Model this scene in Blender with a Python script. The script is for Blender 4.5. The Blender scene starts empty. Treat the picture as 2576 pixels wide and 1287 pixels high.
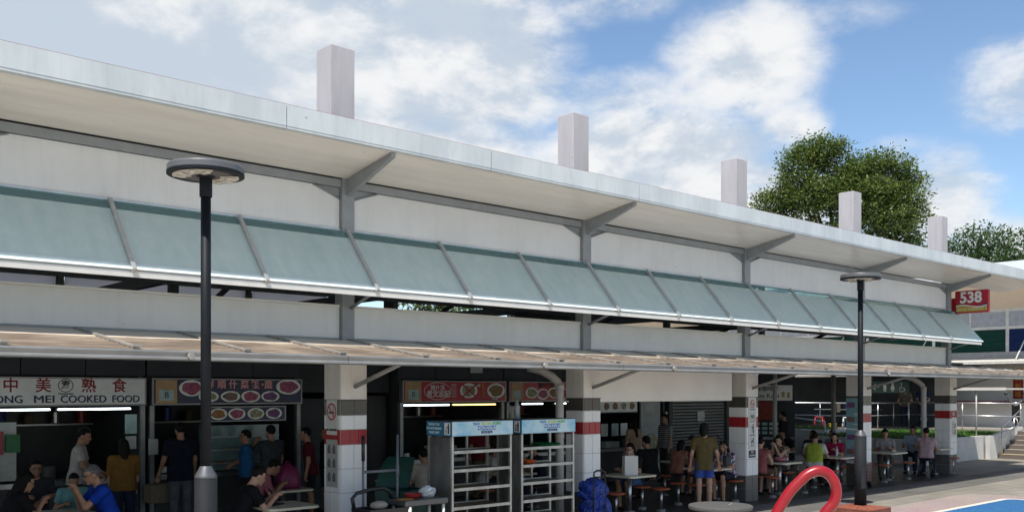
import bpy, math, random
import numpy as np
from mathutils import Vector, Matrix
R = math.radians
scene = bpy.context.scene
COL = scene.collection
random.seed(7)

# ------------------------------------------------------------------ camera
CAM_H = 2.34
cam_d = bpy.data.cameras.new('camera'); cam = bpy.data.objects.new('camera', cam_d); COL.objects.link(cam)
cam.location = (0, 0, CAM_H)
cam.rotation_euler = (R(90), 0, R(-42.14))
cam_d.sensor_width = 36.0
cam_d.lens = 36.0 * 2400 / 2576
cam_d.shift_y = (984 - 643.5) / 2576
cam_d.clip_start = 0.05; cam_d.clip_end = 3000
scene.camera = cam

# ------------------------------------------------------------------ light, sky
SUN_DIR = Vector((-0.46, -0.27, 1.0)).normalized()
SUN_EL = math.asin(SUN_DIR.z); SUN_AZ = math.atan2(SUN_DIR.x, SUN_DIR.y)
sd = bpy.data.lights.new('sun', 'SUN'); sd.energy = 3.1; sd.angle = R(0.53); sd.color = (1.0, 0.955, 0.88)
sun = bpy.data.objects.new('sun', sd); COL.objects.link(sun)
sun.rotation_euler = SUN_DIR.to_track_quat('Z', 'Y').to_euler()
sun.location = (0, 0, 30)

world = bpy.data.worlds.new('World'); scene.world = world; world.use_nodes = True
def build_world():
    nt = world.node_tree; N = nt.nodes; L = nt.links; N.clear()
    def nd(t, **k):
        n = N.new(t)
        for a, b in k.items(): setattr(n, a, b)
        return n
    def val(x, sock):
        if hasattr(x, 'links') or hasattr(x, 'is_linked'): L.new(x, sock)
        else: sock.default_value = x
    def m(op, a, b=None, c=None, clamp=False):
        n = nd('ShaderNodeMath', operation=op, use_clamp=clamp)
        val(a, n.inputs[0])
        if b is not None: val(b, n.inputs[1])
        if c is not None: val(c, n.inputs[2])
        return n.outputs[0]
    def sstep(x, lo, hi):
        n = nd('ShaderNodeMapRange', interpolation_type='SMOOTHERSTEP')
        val(x, n.inputs[0]); n.inputs[1].default_value = lo; n.inputs[2].default_value = hi
        return n.outputs[0]
    sky = nd('ShaderNodeTexSky', sky_type='NISHITA')
    sky.sun_disc = False; sky.sun_elevation = SUN_EL; sky.sun_rotation = SUN_AZ
    sky.altitude = 20; sky.air_density = 1.0; sky.dust_density = 0.0; sky.ozone_density = 4.0
    tc = nd('ShaderNodeTexCoord')
    sep = nd('ShaderNodeSeparateXYZ'); L.new(tc.outputs['Generated'], sep.inputs[0])
    x, y, z = sep.outputs
    az = m('ARCTAN2', x, y)                 # azimuth from +Y towards +X
    el = m('ARCSINE', z)
    def noise(vec, scale, detail, rough, dist=0.0):
        n = nd('ShaderNodeTexNoise'); L.new(vec, n.inputs['Vector'])
        n.inputs['Scale'].default_value = scale; n.inputs['Detail'].default_value = detail
        n.inputs['Roughness'].default_value = rough; n.inputs['Distortion'].default_value = dist
        return n.outputs['Fac']
    def comb(a, b, c):
        n = nd('ShaderNodeCombineXYZ'); val(a, n.inputs[0]); val(b, n.inputs[1]); val(c, n.inputs[2]); return n.outputs[0]
    # wrapped cloud coordinates: stretched a little along the horizon
    vec = comb(m('MULTIPLY', x, 1.0), m('MULTIPLY', y, 1.0), m('MULTIPLY', z, 1.9))
    n1 = noise(vec, 5.0, 9.0, 0.60, 0.15)
    n2 = noise(vec, 17.0, 8.0, 0.62, 0.25)
    n0 = noise(vec, 2.1, 3.0, 0.5)
    # cumulus heads of this afternoon: azimuth, elevation, half widths (degrees), weight
    blobs = [(18, 18.0, 17, 10, 1.5), (4, 15, 16, 11, 1.4), (30.0, 17.0, 9, 7.0, 1.2), (38.5, 18.6, 6.6, 5.0, 1.25), (36, 13, 9, 4.4, 1.2), (29, 23, 10, 3, .9),
             (50.5, 12.6, 7.5, 3.4, 1.3), (57, 11, 5, 3, 1.0), (48.5, 16.8, 5.5, 1.8, .62), (56.0, 18.7, 4.2, 3.3, 1.0), (52.5, 17.0, 2.6, 1.3, .60), (47.8, 21.8, 4.0, 1.2, .62),
             (58.5, 14.9, 2.0, 1.5, .78), (66.5, 9.6, 3.6, 3.6, 1.05), (70.0, 7.6, 7, 2.4, 1.0), (70.2, 15.8, 3.6, 2.8, .80), (61.5, 20.5, 4, 1.2, .50), (64, 13.2, 2.0, .9, .50)]
    acc = None
    for a0, e0, wa, we, wt in blobs:
        da = m('DIVIDE', m('SUBTRACT', az, R(a0)), R(wa)); de = m('DIVIDE', m('SUBTRACT', el, R(e0)), R(we))
        q = m('ADD', m('MULTIPLY', da, da), m('MULTIPLY', de, de))
        b = m('MULTIPLY', m('SUBTRACT', 1.0, m('MULTIPLY', q, 0.5)), wt)
        acc = b if acc is None else m('SMOOTH_MAX', acc, b, 0.12)
    # everywhere else the same broken cumulus from noise alone
    generic = m('SUBTRACT', m('MULTIPLY', n0, 2.6), 0.92)
    inview = m('MULTIPLY', sstep(az, R(-25), R(0)), m('SUBTRACT', 1.0, sstep(az, R(74), R(100))))
    inview = m('MULTIPLY', inview, m('SUBTRACT', 1.0, sstep(el, R(24), R(38))))
    mixn = nd('ShaderNodeMix'); L.new(inview, mixn.inputs[0]); L.new(generic, mixn.inputs[2]); L.new(acc, mixn.inputs[3])
    dens0 = mixn.outputs[0]
    rough = m('ADD', m('MULTIPLY', m('SUBTRACT', n1, 0.5), 1.5), m('MULTIPLY', m('SUBTRACT', n2, 0.5), 0.7))
    dens = m('ADD', dens0, rough)
    soft, crisp = sstep(dens, 0.08, 1.05), sstep(dens, 0.30, 0.80)
    mk = nd('ShaderNodeMix'); L.new(sstep(n0, 0.47, 0.60), mk.inputs[0]); L.new(soft, mk.inputs[2]); L.new(crisp, mk.inputs[3]); mask = mk.outputs[0]
    # relief: sunlit heads, greyer bellies
    vec2 = comb(m('ADD', x, 0.012), m('SUBTRACT', y, 0.012), m('ADD', m('MULTIPLY', z, 1.9), 0.05))
    up = noise(vec2, 5.0, 9.0, 0.60, 0.15)
    relief = m('SUBTRACT', n1, up)
    lum = m('ADD', 0.72, m('MULTIPLY', relief, 2.0))
    lum = m('ADD', lum, m('MULTIPLY', m('SUBTRACT', n2, 0.5), 0.35))
    thick = sstep(dens, 0.9, 1.9)
    belly = m('MULTIPLY', sstep(az, R(44), R(26)), 0.42)     # the thick grey bank on one side of the sky
    lum = m('SUBTRACT', lum, m('MULTIPLY', belly, thick))
    lum = m('MAXIMUM', m('MINIMUM', lum, 1.02), 0.40)
    cc = nd('ShaderNodeMix', data_type='RGBA'); L.new(sstep(lum, 0.45, 0.95), cc.inputs[0])
    cc.inputs[6].default_value = (0.285, 0.325, 0.375, 1); cc.inputs[7].default_value = (0.455, 0.46, 0.465, 1)
    skyc = nd('ShaderNodeMix', data_type='RGBA', blend_type='MULTIPLY'); skyc.inputs[0].default_value = 1
    L.new(sky.outputs[0], skyc.inputs[6]); skyc.inputs[7].default_value = (0.086, 0.085, 0.082, 1)
    fin = nd('ShaderNodeMix', data_type='RGBA'); L.new(mask, fin.inputs[0])
    L.new(skyc.outputs[2], fin.inputs[6]); L.new(cc.outputs[2], fin.inputs[7])
    bg = nd('ShaderNodeBackground'); L.new(fin.outputs[2], bg.inputs[0]); bg.inputs[1].default_value = 1.0
    out = nd('ShaderNodeOutputWorld'); L.new(bg.outputs[0], out.inputs[0])
build_world()
vs = scene.view_settings
vs.view_transform = 'Standard'; vs.look = 'None'; vs.exposure = 1.0; vs.gamma = 1.0; vs.use_curve_mapping = False
scene.render.engine = 'CYCLES'
scene.cycles.max_bounces = 8; scene.cycles.diffuse_bounces = 3; scene.cycles.transparent_max_bounces = 12
scene.cycles.use_denoising = True

# ------------------------------------------------------------------ materials
MATS = {}
def mat(name, col, rough=0.6, metal=0.0, var=0.10, scale=6.0, bump=0.0, bscale=40.0, col2=None, stretch=None, emit=None, spec=0.5, coat=0.0, contrast=(0.35, 0.65), alpha=None, streak=0.0, specks=0.0):
    if name in MATS: return MATS[name]
    m = bpy.data.materials.new(name); m.use_nodes = True; MATS[name] = m
    nt = m.node_tree; N = nt.nodes; L = nt.links
    p = N['Principled BSDF']
    p.inputs['Roughness'].default_value = rough; p.inputs['Metallic'].default_value = metal
    p.inputs['Specular IOR Level'].default_value = spec; p.inputs['Coat Weight'].default_value = coat
    c = tuple(col) + (1,)
    if col2 is None and var:
        col2 = tuple(max(0, k * (1 - var * 2)) for k in col)
    if col2 is not None:
        tc = N.new('ShaderNodeTexCoord'); mp = N.new('ShaderNodeMapping'); L.new(tc.outputs['Object'], mp.inputs[0])
        if stretch: mp.inputs['Scale'].default_value = stretch
        nz = N.new('ShaderNodeTexNoise'); nz.inputs['Scale'].default_value = scale; nz.inputs['Detail'].default_value = 6; nz.inputs['Roughness'].default_value = .62
        L.new(mp.outputs[0], nz.inputs['Vector'])
        rp = N.new('ShaderNodeValToRGB'); rp.color_ramp.elements[0].position = contrast[0]; rp.color_ramp.elements[1].position = contrast[1]
        rp.color_ramp.elements[0].color = tuple(col2) + (1,); rp.color_ramp.elements[1].color = c
        L.new(nz.outputs['Fac'], rp.inputs[0]); colour = rp.outputs[0]
        def dirty(fac, dark, colour):
            mx = N.new('ShaderNodeMix'); mx.data_type = 'RGBA'; mx.blend_type = 'MULTIPLY'; L.new(fac, mx.inputs[0]); L.new(colour, mx.inputs[6]); mx.inputs[7].default_value = dark; return mx.outputs[2]
        if streak:      # rain streaks running down the sheet
            ms = N.new('ShaderNodeMapping'); ms.inputs['Scale'].default_value = (5.5, 5.5, .35); L.new(tc.outputs['Object'], ms.inputs[0])
            ns = N.new('ShaderNodeTexNoise'); ns.inputs['Scale'].default_value = 1.6; ns.inputs['Detail'].default_value = 7; ns.inputs['Roughness'].default_value = .7; L.new(ms.outputs[0], ns.inputs['Vector'])
            mr_ = N.new('ShaderNodeMapRange'); mr_.inputs[1].default_value = .48; mr_.inputs[2].default_value = .74; mr_.inputs[4].default_value = streak; L.new(ns.outputs['Fac'], mr_.inputs[0]); colour = dirty(mr_.outputs[0], (.52, .50, .46, 1), colour)
        if specks:      # small dark marks and chips
            vo = N.new('ShaderNodeTexVoronoi'); vo.inputs['Scale'].default_value = 2.3; L.new(tc.outputs['Object'], vo.inputs['Vector'])
            mr_ = N.new('ShaderNodeMapRange'); mr_.inputs[1].default_value = .055; mr_.inputs[2].default_value = .02; mr_.inputs[4].default_value = specks; L.new(vo.outputs['Distance'], mr_.inputs[0]); colour = dirty(mr_.outputs[0], (.25, .24, .22, 1), colour)
        L.new(colour, p.inputs['Base Color'])
        if bump:
            nb = N.new('ShaderNodeTexNoise'); nb.inputs['Scale'].default_value = bscale; nb.inputs['Detail'].default_value = 5
            L.new(mp.outputs[0], nb.inputs['Vector'])
            b = N.new('ShaderNodeBump'); b.inputs['Strength'].default_value = bump; b.inputs['Distance'].default_value = 0.01
            L.new(nb.outputs['Fac'], b.inputs['Height']); L.new(b.outputs[0], p.inputs['Normal'])
    else:
        p.inputs['Base Color'].default_value = c
    if emit is not None:
        p.inputs['Emission Color'].default_value = tuple(emit[:3]) + (1,); p.inputs['Emission Strength'].default_value = emit[3]
    if alpha is not None: p.inputs['Alpha'].default_value = alpha
    return m

def hexc(r, g, b):   # sRGB 0-255 to linear
    f = lambda v: ((v / 255 + .055) / 1.055) ** 2.4 if v > 10 else v / 255 / 12.92
    return (f(r), f(g), f(b))

# ------------------------------------------------------------------ mesh building
class MB:
    def __init__(s): s.v = []; s.f = []; s.sm = []
    def add(s, vs, fs, smooth=False):
        o = len(s.v); s.v += [tuple(p) for p in vs]
        s.f += [tuple(i + o for i in f) for f in fs]; s.sm += [smooth] * len(fs); return s
    def box(s, x0, x1, y0, y1, z0, z1):
        return s.add([(x0, y0, z0), (x1, y0, z0), (x1, y1, z0), (x0, y1, z0), (x0, y0, z1), (x1, y0, z1), (x1, y1, z1), (x0, y1, z1)],
                     [(0, 3, 2, 1), (4, 5, 6, 7), (0, 1, 5, 4), (1, 2, 6, 5), (2, 3, 7, 6), (3, 0, 4, 7)])
    def bbox(s, x0, x1, y0, y1, z0, z1, b):
        # box with chamfered vertical and horizontal edges (built as stacked insets)
        prof = [(z0, b), (z0 + b, 0), (z1 - b, 0), (z1, b)]
        vs = []
        for z, i in prof:
            vs += [(x0 + i + b, y0 + i, z), (x1 - i - b, y0 + i, z), (x1 - i, y0 + i + b, z), (x1 - i, y1 - i - b, z), (x1 - i - b, y1 - i, z), (x0 + i + b, y1 - i, z), (x0 + i, y1 - i - b, z), (x0 + i, y0 + i + b, z)]
        fs = [tuple(range(7, -1, -1)), tuple(range(24, 32))]
        for k in range(3):
            for j in range(8): fs.append((k * 8 + j, k * 8 + (j + 1) % 8, k * 8 + 8 + (j + 1) % 8, k * 8 + 8 + j))
        return s.add(vs, fs)
    def prism(s, poly, d):      # poly: list of 3D points (planar), extruded by vector d
        n = len(poly); d = Vector(d); P = [Vector(p) for p in poly]
        vs = P + [p + d for p in P]
        fs = [tuple(range(n - 1, -1, -1)), tuple(range(n, 2 * n))] + [(i, (i + 1) % n, n + (i + 1) % n, n + i) for i in range(n)]
        return s.add(vs, fs)
    def tube(s, pts, r, n=10, cap=True, smooth=True):
        pts = [Vector(p) for p in pts]; rs = r if isinstance(r, (list, tuple)) else [r] * len(pts)
        vs = []; fs = []; ref = None
        for i, p in enumerate(pts):
            t = (pts[min(i + 1, len(pts) - 1)] - pts[max(i - 1, 0)]).normalized()
            if ref is None:
                ref = t.orthogonal().normalized()
            a = (ref - t * ref.dot(t)).normalized(); ref = a; b = t.cross(a)
            for k in range(n):
                w = 2 * math.pi * k / n; vs.append(p + (a * math.cos(w) + b * math.sin(w)) * rs[i])
        for i in range(len(pts) - 1):
            for k in range(n): fs.append((i * n + k, i * n + (k + 1) % n, (i + 1) * n + (k + 1) % n, (i + 1) * n + k))
        s.add(vs, fs, smooth)
        if cap:
            s.f += [tuple(len(s.v) - len(vs) + k for k in range(n - 1, -1, -1)), tuple(len(s.v) - n + k for k in range(n))]; s.sm += [False, False]
        return s
    def lathe(s, prof, c=(0, 0, 0), n=24, smooth=False, sx=1, sy=1):   # prof [(r,z)...] bottom to top
        vs = []; fs = []
        for r, z in prof:
            for k in range(n):
                w = 2 * math.pi * k / n; vs.append((c[0] + r * math.cos(w) * sx, c[1] + r * math.sin(w) * sy, c[2] + z))
        for i in range(len(prof) - 1):
            for k in range(n): fs.append((i * n + k, i * n + (k + 1) % n, (i + 1) * n + (k + 1) % n, (i + 1) * n + k))
        s.add(vs, fs, smooth); o = len(s.v) - len(vs)
        s.f += [tuple(o + k for k in range(n - 1, -1, -1)), tuple(len(s.v) - n + k for k in range(n))]; s.sm += [False, False]
        return s
    def ell(s, c, r, n=12, m_=8, rot=None):
        vs = []; fs = []
        for i in range(m_ + 1):
            ph = math.pi * i / m_
            for k in range(n):
                w = 2 * math.pi * k / n; p = Vector((r[0] * math.sin(ph) * math.cos(w), r[1] * math.sin(ph) * math.sin(w), -r[2] * math.cos(ph)))
                if rot: p = rot @ p
                vs.append(Vector(c) + p)
        for i in range(m_):
            for k in range(n): fs.append((i * n + k, i * n + (k + 1) % n, (i + 1) * n + (k + 1) % n, (i + 1) * n + k))
        return s.add(vs, fs, True)
    def mesh(s, name, m=None):
        me = bpy.data.meshes.new(name); me.from_pydata(s.v, [], s.f)
        me.polygons.foreach_set('use_smooth', s.sm); me.update()
        if m: me.materials.append(m)
        return me

def link(name, me, parent=None, loc=(0, 0, 0), rot=(0, 0, 0)):
    o = bpy.data.objects.new(name, me); COL.objects.link(o); o.parent = parent; o.location = loc; o.rotation_euler = rot
    return o
def obj(name, mb, m, parent=None, world=True, loc=None, rot=(0, 0, 0)):
    """one mesh object; world=True: coordinates are world ones and the parent is an unrotated Empty"""
    me = mb if isinstance(mb, bpy.types.Mesh) else mb.mesh(name, m)
    o = link(name, me, parent, rot=rot)
    if loc is not None: o.location = loc
    elif world and parent is not None:
        q = parent; off = Vector()
        while q is not None: off += q.location; q = q.parent
        o.location = -off
    return o
def tag(o, label=None, cat=None, group=None, kind=None):
    if label: o['label'] = label
    if cat: o['category'] = cat
    if group: o['group'] = group
    if kind: o['kind'] = kind
    return o
def thing(name, label, cat, loc=(0, 0, 0), rz=0, group=None):
    o = link(name, None, None, loc, (0, 0, rz)); o.empty_display_size = .2
    return tag(o, label, cat, group)
def copy_tree(o, parent=None):
    c = o.copy(); COL.objects.link(c); c.parent = parent
    for ch in list(o.children): copy_tree(ch, c)
    return c
FONTC = {}
def text(body, size, loc, rot, m, parent, name='lettering', align='CENTER', ext=0.002, off=0.0, sx=1.0, shear=0.0, world=True):
    key = (body, size, align, ext, off, shear, m.name)
    if key not in FONTC:
        cu = bpy.data.curves.new('t', 'FONT'); cu.body = body; cu.size = size; cu.align_x = align; cu.align_y = 'CENTER'
        cu.extrude = ext; cu.offset = off; cu.shear = shear; cu.resolution_u = 3
        t = bpy.data.objects.new('t', cu); COL.objects.link(t)
        dg = bpy.context.evaluated_depsgraph_get(); me = bpy.data.meshes.new_from_object(t.evaluated_get(dg))
        bpy.data.objects.remove(t); bpy.data.curves.remove(cu)
        me.materials.clear(); me.materials.append(m); me.name = name; FONTC[key] = me
    o = link(name, FONTC[key], parent, loc, rot); o.scale = (sx, 1, 1)
    if world and parent is not None:
        q = parent; off_ = Vector()
        while q is not None: off_ += q.location; q = q.parent
        o.location = Vector(loc) - off_
    return o
FRONT = (R(90), 0, 0)          # lettering on a face looking towards -Y
SIDE = (R(90), 0, R(-90))      # lettering on a face looking towards -X
# ------------------------------------------------------------------ ground
def sheet(name, poly, z, m, kind='structure'):
    mb = MB(); n = len(poly); mb.add([(x, y, z) for x, y in poly], [tuple(range(n))])
    return tag(obj(name, mb, m), kind=kind)

def paving_mat(name, c1, c2, mortar, w, h_, bumpy=0.3, off=0.0, rough=.75, ms=.006, blotch=.25):
    m = bpy.data.materials.new(name); m.use_nodes = True; MATS[name] = m
    N = m.node_tree.nodes; L = m.node_tree.links; p = N['Principled BSDF']; p.inputs['Roughness'].default_value = rough
    tc = N.new('ShaderNodeTexCoord'); b = N.new('ShaderNodeTexBrick'); L.new(tc.outputs['Object'], b.inputs['Vector'])
    b.offset = off; b.inputs['Color1'].default_value = c1 + (1,); b.inputs['Color2'].default_value = c2 + (1,); b.inputs['Mortar'].default_value = mortar + (1,)
    b.inputs['Scale'].default_value = 1; b.inputs['Mortar Size'].default_value = ms; b.inputs['Brick Width'].default_value = w; b.inputs['Row Height'].default_value = h_
    nz = N.new('ShaderNodeTexNoise'); nz.inputs['Scale'].default_value = 0.9; nz.inputs['Detail'].default_value = 8; L.new(tc.outputs['Object'], nz.inputs['Vector'])
    mr = N.new('ShaderNodeMapRange'); mr.inputs[1].default_value = .3; mr.inputs[2].default_value = .7; mr.inputs[3].default_value = 1 - blotch; mr.inputs[4].default_value = 1.08
    L.new(nz.outputs['Fac'], mr.inputs[0])
    mx = N.new('ShaderNodeMix'); mx.data_type = 'RGBA'; mx.blend_type = 'MULTIPLY'; mx.inputs[0].default_value = 1
    L.new(b.outputs['Color'], mx.inputs[6]); L.new(mr.outputs[0], mx.inputs[7]); L.new(mx.outputs[2], p.inputs['Base Color'])
    bp = N.new('ShaderNodeBump'); bp.inputs['Strength'].default_value = bumpy; bp.inputs['Distance'].default_value = .004
    L.new(b.outputs['Fac'], bp.inputs['Height']); bp.invert = True; L.new(bp.outputs[0], p.inputs['Normal'])
    return m
bounce_pave = paving_mat('paving', (.54, .50, .44), (.50, .46, .40), (.36, .33, .29), .6, .6)  # unseen plaza set paler than the walkway to bounce light onto the soffit
walk = paving_mat('walkway paving', (.24, .22, .183), (.21, .193, .162), (.13, .12, .10), .6, .3)  # visible paving split off so it stays dark beside the bounce plaza
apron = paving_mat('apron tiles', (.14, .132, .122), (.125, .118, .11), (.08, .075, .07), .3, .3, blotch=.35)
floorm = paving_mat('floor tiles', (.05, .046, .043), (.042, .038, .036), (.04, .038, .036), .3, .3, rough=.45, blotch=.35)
# the sheet that reaches the horizon
sheet('ground', [(-1500, -1500), (1500, -1500), (1500, 1500), (-1500, 1500)], -0.012, mat('distant ground', (.20, .19, .165), .9, scale=.02))
sheet('plaza_bounce_paving', [(-30, -25), (60, -25), (60, 30), (-30, 30)], 0.0, bounce_pave)
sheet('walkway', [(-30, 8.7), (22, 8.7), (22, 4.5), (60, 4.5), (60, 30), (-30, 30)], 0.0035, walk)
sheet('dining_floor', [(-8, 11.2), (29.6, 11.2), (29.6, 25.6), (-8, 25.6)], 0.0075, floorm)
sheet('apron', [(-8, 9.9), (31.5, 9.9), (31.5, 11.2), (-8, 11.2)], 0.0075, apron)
# playground surfacing: rubber crumb, pink-grey border, cream line, blue field
def crumb(name, a, b, c, sc=90):
    m = bpy.data.materials.new(name); m.use_nodes = True
    N = m.node_tree.nodes; L = m.node_tree.links; p = N['Principled BSDF']; p.inputs['Roughness'].default_value = .85
    tc = N.new('ShaderNodeTexCoord'); v = N.new('ShaderNodeTexVoronoi'); v.inputs['Scale'].default_value = sc; L.new(tc.outputs['Object'], v.inputs['Vector'])
    rp = N.new('ShaderNodeValToRGB'); e = rp.color_ramp.elements; e[0].color = a + (1,); e[1].color = c + (1,); e[1].position = .9
    k = rp.color_ramp.elements.new(.45); k.color = b + (1,)
    sp = N.new('ShaderNodeSeparateColor'); L.new(v.outputs['Color'], sp.inputs[0]); L.new(sp.outputs[0], rp.inputs[0])
    nz = N.new('ShaderNodeTexNoise'); nz.inputs['Scale'].default_value = 1.1; nz.inputs['Detail'].default_value = 6; L.new(tc.outputs['Object'], nz.inputs['Vector'])
    mx = N.new('ShaderNodeMix'); mx.data_type = 'RGBA'; mx.blend_type = 'MULTIPLY'; mx.inputs[0].default_value = .35
    L.new(rp.outputs[0], mx.inputs[6]); L.new(nz.outputs['Color'], mx.inputs[7]); L.new(mx.outputs[2], p.inputs['Base Color'])
    bp = N.new('ShaderNodeBump'); bp.inputs['Strength'].default_value = .6; bp.inputs['Distance'].default_value = .006
    L.new(v.outputs['Distance'], bp.inputs['Height']); L.new(bp.outputs[0], p.inputs['Normal'])
    return m
def rounded(x0, x1, y0, y1, r, n=8):
    P = [(x0, y0), (x1, y0)]
    P += [(x1 - r + r * math.cos(R(90) * i / n), y1 - r + r * math.sin(R(90) * i / n)) for i in range(n + 1)]
    return P + [(x0, y1)]
sheet('playground_border', rounded(16.0, 22.75, -12, 9.2, .9), .010, crumb('border crumb', (.36, .26, .24), (.27, .21, .20), (.42, .35, .32), 60))
sheet('playground_line', rounded(17.1, 22.02, -12, 8.25, .25), .014, mat('line paint', (.62, .58, .50), .7, scale=20))
sheet('playground_field', rounded(17.24, 21.88, -12, 8.10, .2), .018, crumb('blue crumb', (.006, .075, .23), (.012, .115, .29), (.03, .18, .36), 55))

# ------------------------------------------------------------------ hawker centre
S = 5.0; X1 = 7.48
POSTX = [X1 + S * i for i in range(-2, 5)]       # -2.52 ... 27.48
H = CAM_H
HC = thing('hawker_centre', 'long white hawker centre with glass awning, grey steel posts and tiled columns', 'building', (12.5, 14.0, 0))
white = mat('panel white', (.71, .705, .69), .42, streak=.13, specks=.6, var=.06, scale=1.3, bump=.04, bscale=9, contrast=(.3, .7))
soff = mat('soffit white', (.82, .78, .71), .24, specks=.4, var=.07, scale=.8, stretch=(.4, 3, 1))
steel = mat('painted steel', (.27, .285, .295), .42, var=.08, scale=4)
def fascia_mat():
    m = mat('fascia sheet', (.58, .62, .63), .36, metal=.0, streak=.22, specks=.5, col2=(.49, .53, .545), scale=2.2, stretch=(1.0, 1, .35), contrast=(.38, .62), bump=.05, bscale=60)
    return m
fascia = fascia_mat()
alu = mat('aluminium', (.55, .56, .57), .35, metal=.6, var=.08, scale=8)
cream = mat('cream bar', (.72, .70, .655), .5, var=.06, scale=3)
redroof = mat('roof edge red', (.25, .03, .03), .6)
conc = mat('painted concrete', (.78, .75, .70), .7, streak=.3, specks=.4, var=.06, scale=2.5, bump=.12, bscale=14)
chim = mat('chimney plaster', (.47, .45, .468), .75, streak=.35, specks=.5, col2=(.43, .405, .42), scale=2.6, stretch=(1.6, 1.6, .5), bump=.15, bscale=18, contrast=(.3, .72))
gutter = mat('gutter metal', (.27, .27, .262), .45, metal=.3, var=.15, scale=5, stretch=(.4, 1, 1))
dark = mat('dark steel', (.03, .032, .036), .5, var=.2)

YF, ZF = 10.56, H + 3.264          # fascia foot
FT = .265                         # fascia height
ROOF_X0, ROOF_X1 = -7.5, 31.2
YP = 11.88                        # post centre line
ZS = H + 3.045                    # soffit height at the post line
# roof deck
mb = MB(); mb.prism([(ROOF_X0, YF + .06, ZF + FT - .03), (ROOF_X0, 18.2, ZF + 1.15), (ROOF_X0, 25.8, ZF + FT - .05), (ROOF_X0, 25.8, ZF + FT - .14), (ROOF_X0, 18.2, ZF + 1.06), (ROOF_X0, YF + .06, ZF + .02)], (ROOF_X1 - ROOF_X0, 0, 0))
roof = obj('roof', mb, mat('roof sheet', (.09, .095, .10), .6), HC)
xs = [ROOF_X0]; 
while xs[-1] < ROOF_X1 - .1: xs.append(min(xs[-1] + 3.33, ROOF_X1))
for a, b in zip(xs[:-1], xs[1:]):
    g = .006
    mb = MB(); mb.prism([(a + g, YF, ZF), (a + g, YF, ZF + FT), (a + g, YF + .05, ZF + FT + .012), (a + g, YF + .05, ZF)], (b - a - 2 * g, 0, 0))
    mb.box(a + g, b - g, YF + .004, YF + .10, ZF - .03, ZF - .002)
    obj('fascia_panel', mb, fascia, roof)
obj('roof_edge', MB().box(ROOF_X0, ROOF_X1, YF + .055, YF + .11, ZF + FT - .005, ZF + FT + .022), redroof, roof)
obj('end_fascia', MB().prism([(ROOF_X1 + .003, YF, ZF), (ROOF_X1 + .003, YF, ZF + FT), (ROOF_X1 + .003, 18.2, ZF + 1.18), (ROOF_X1 + .003, 25.8, ZF + FT), (ROOF_X1 + .003, 25.8, ZF), (ROOF_X1 + .003, 18.2, ZF + .95)], (.04, 0, 0)), fascia, roof)
# soffit panels: long boards parallel to the facade, falling slightly inwards
ny = 5; ys = [YF + .10 + (YP - .09 - YF - .10) * i / ny for i in range(ny + 1)]
sz = lambda y: ZF - .012 + (ZS - ZF + .012) * (y - YF) / (YP - YF)
cuts = [ROOF_X0] + [x + .0 for x in POSTX] + [ROOF_X1]
for a, b in zip(cuts[:-1], cuts[1:]):
    for y0, y1 in zip(ys[:-1], ys[1:]):
        mb = MB(); e = .0018
        P = [(a + .003, y0 + e, sz(y0) + .0), (a + .003, y1 - e, sz(y1)), (a + .003, y1 - e, sz(y1) + .03), (a + .003, y0 + e, sz(y0) + .03)]
        mb.prism(P, (b - a - .006, 0, 0)); obj('soffit_panel', mb, soff, roof)
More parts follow.
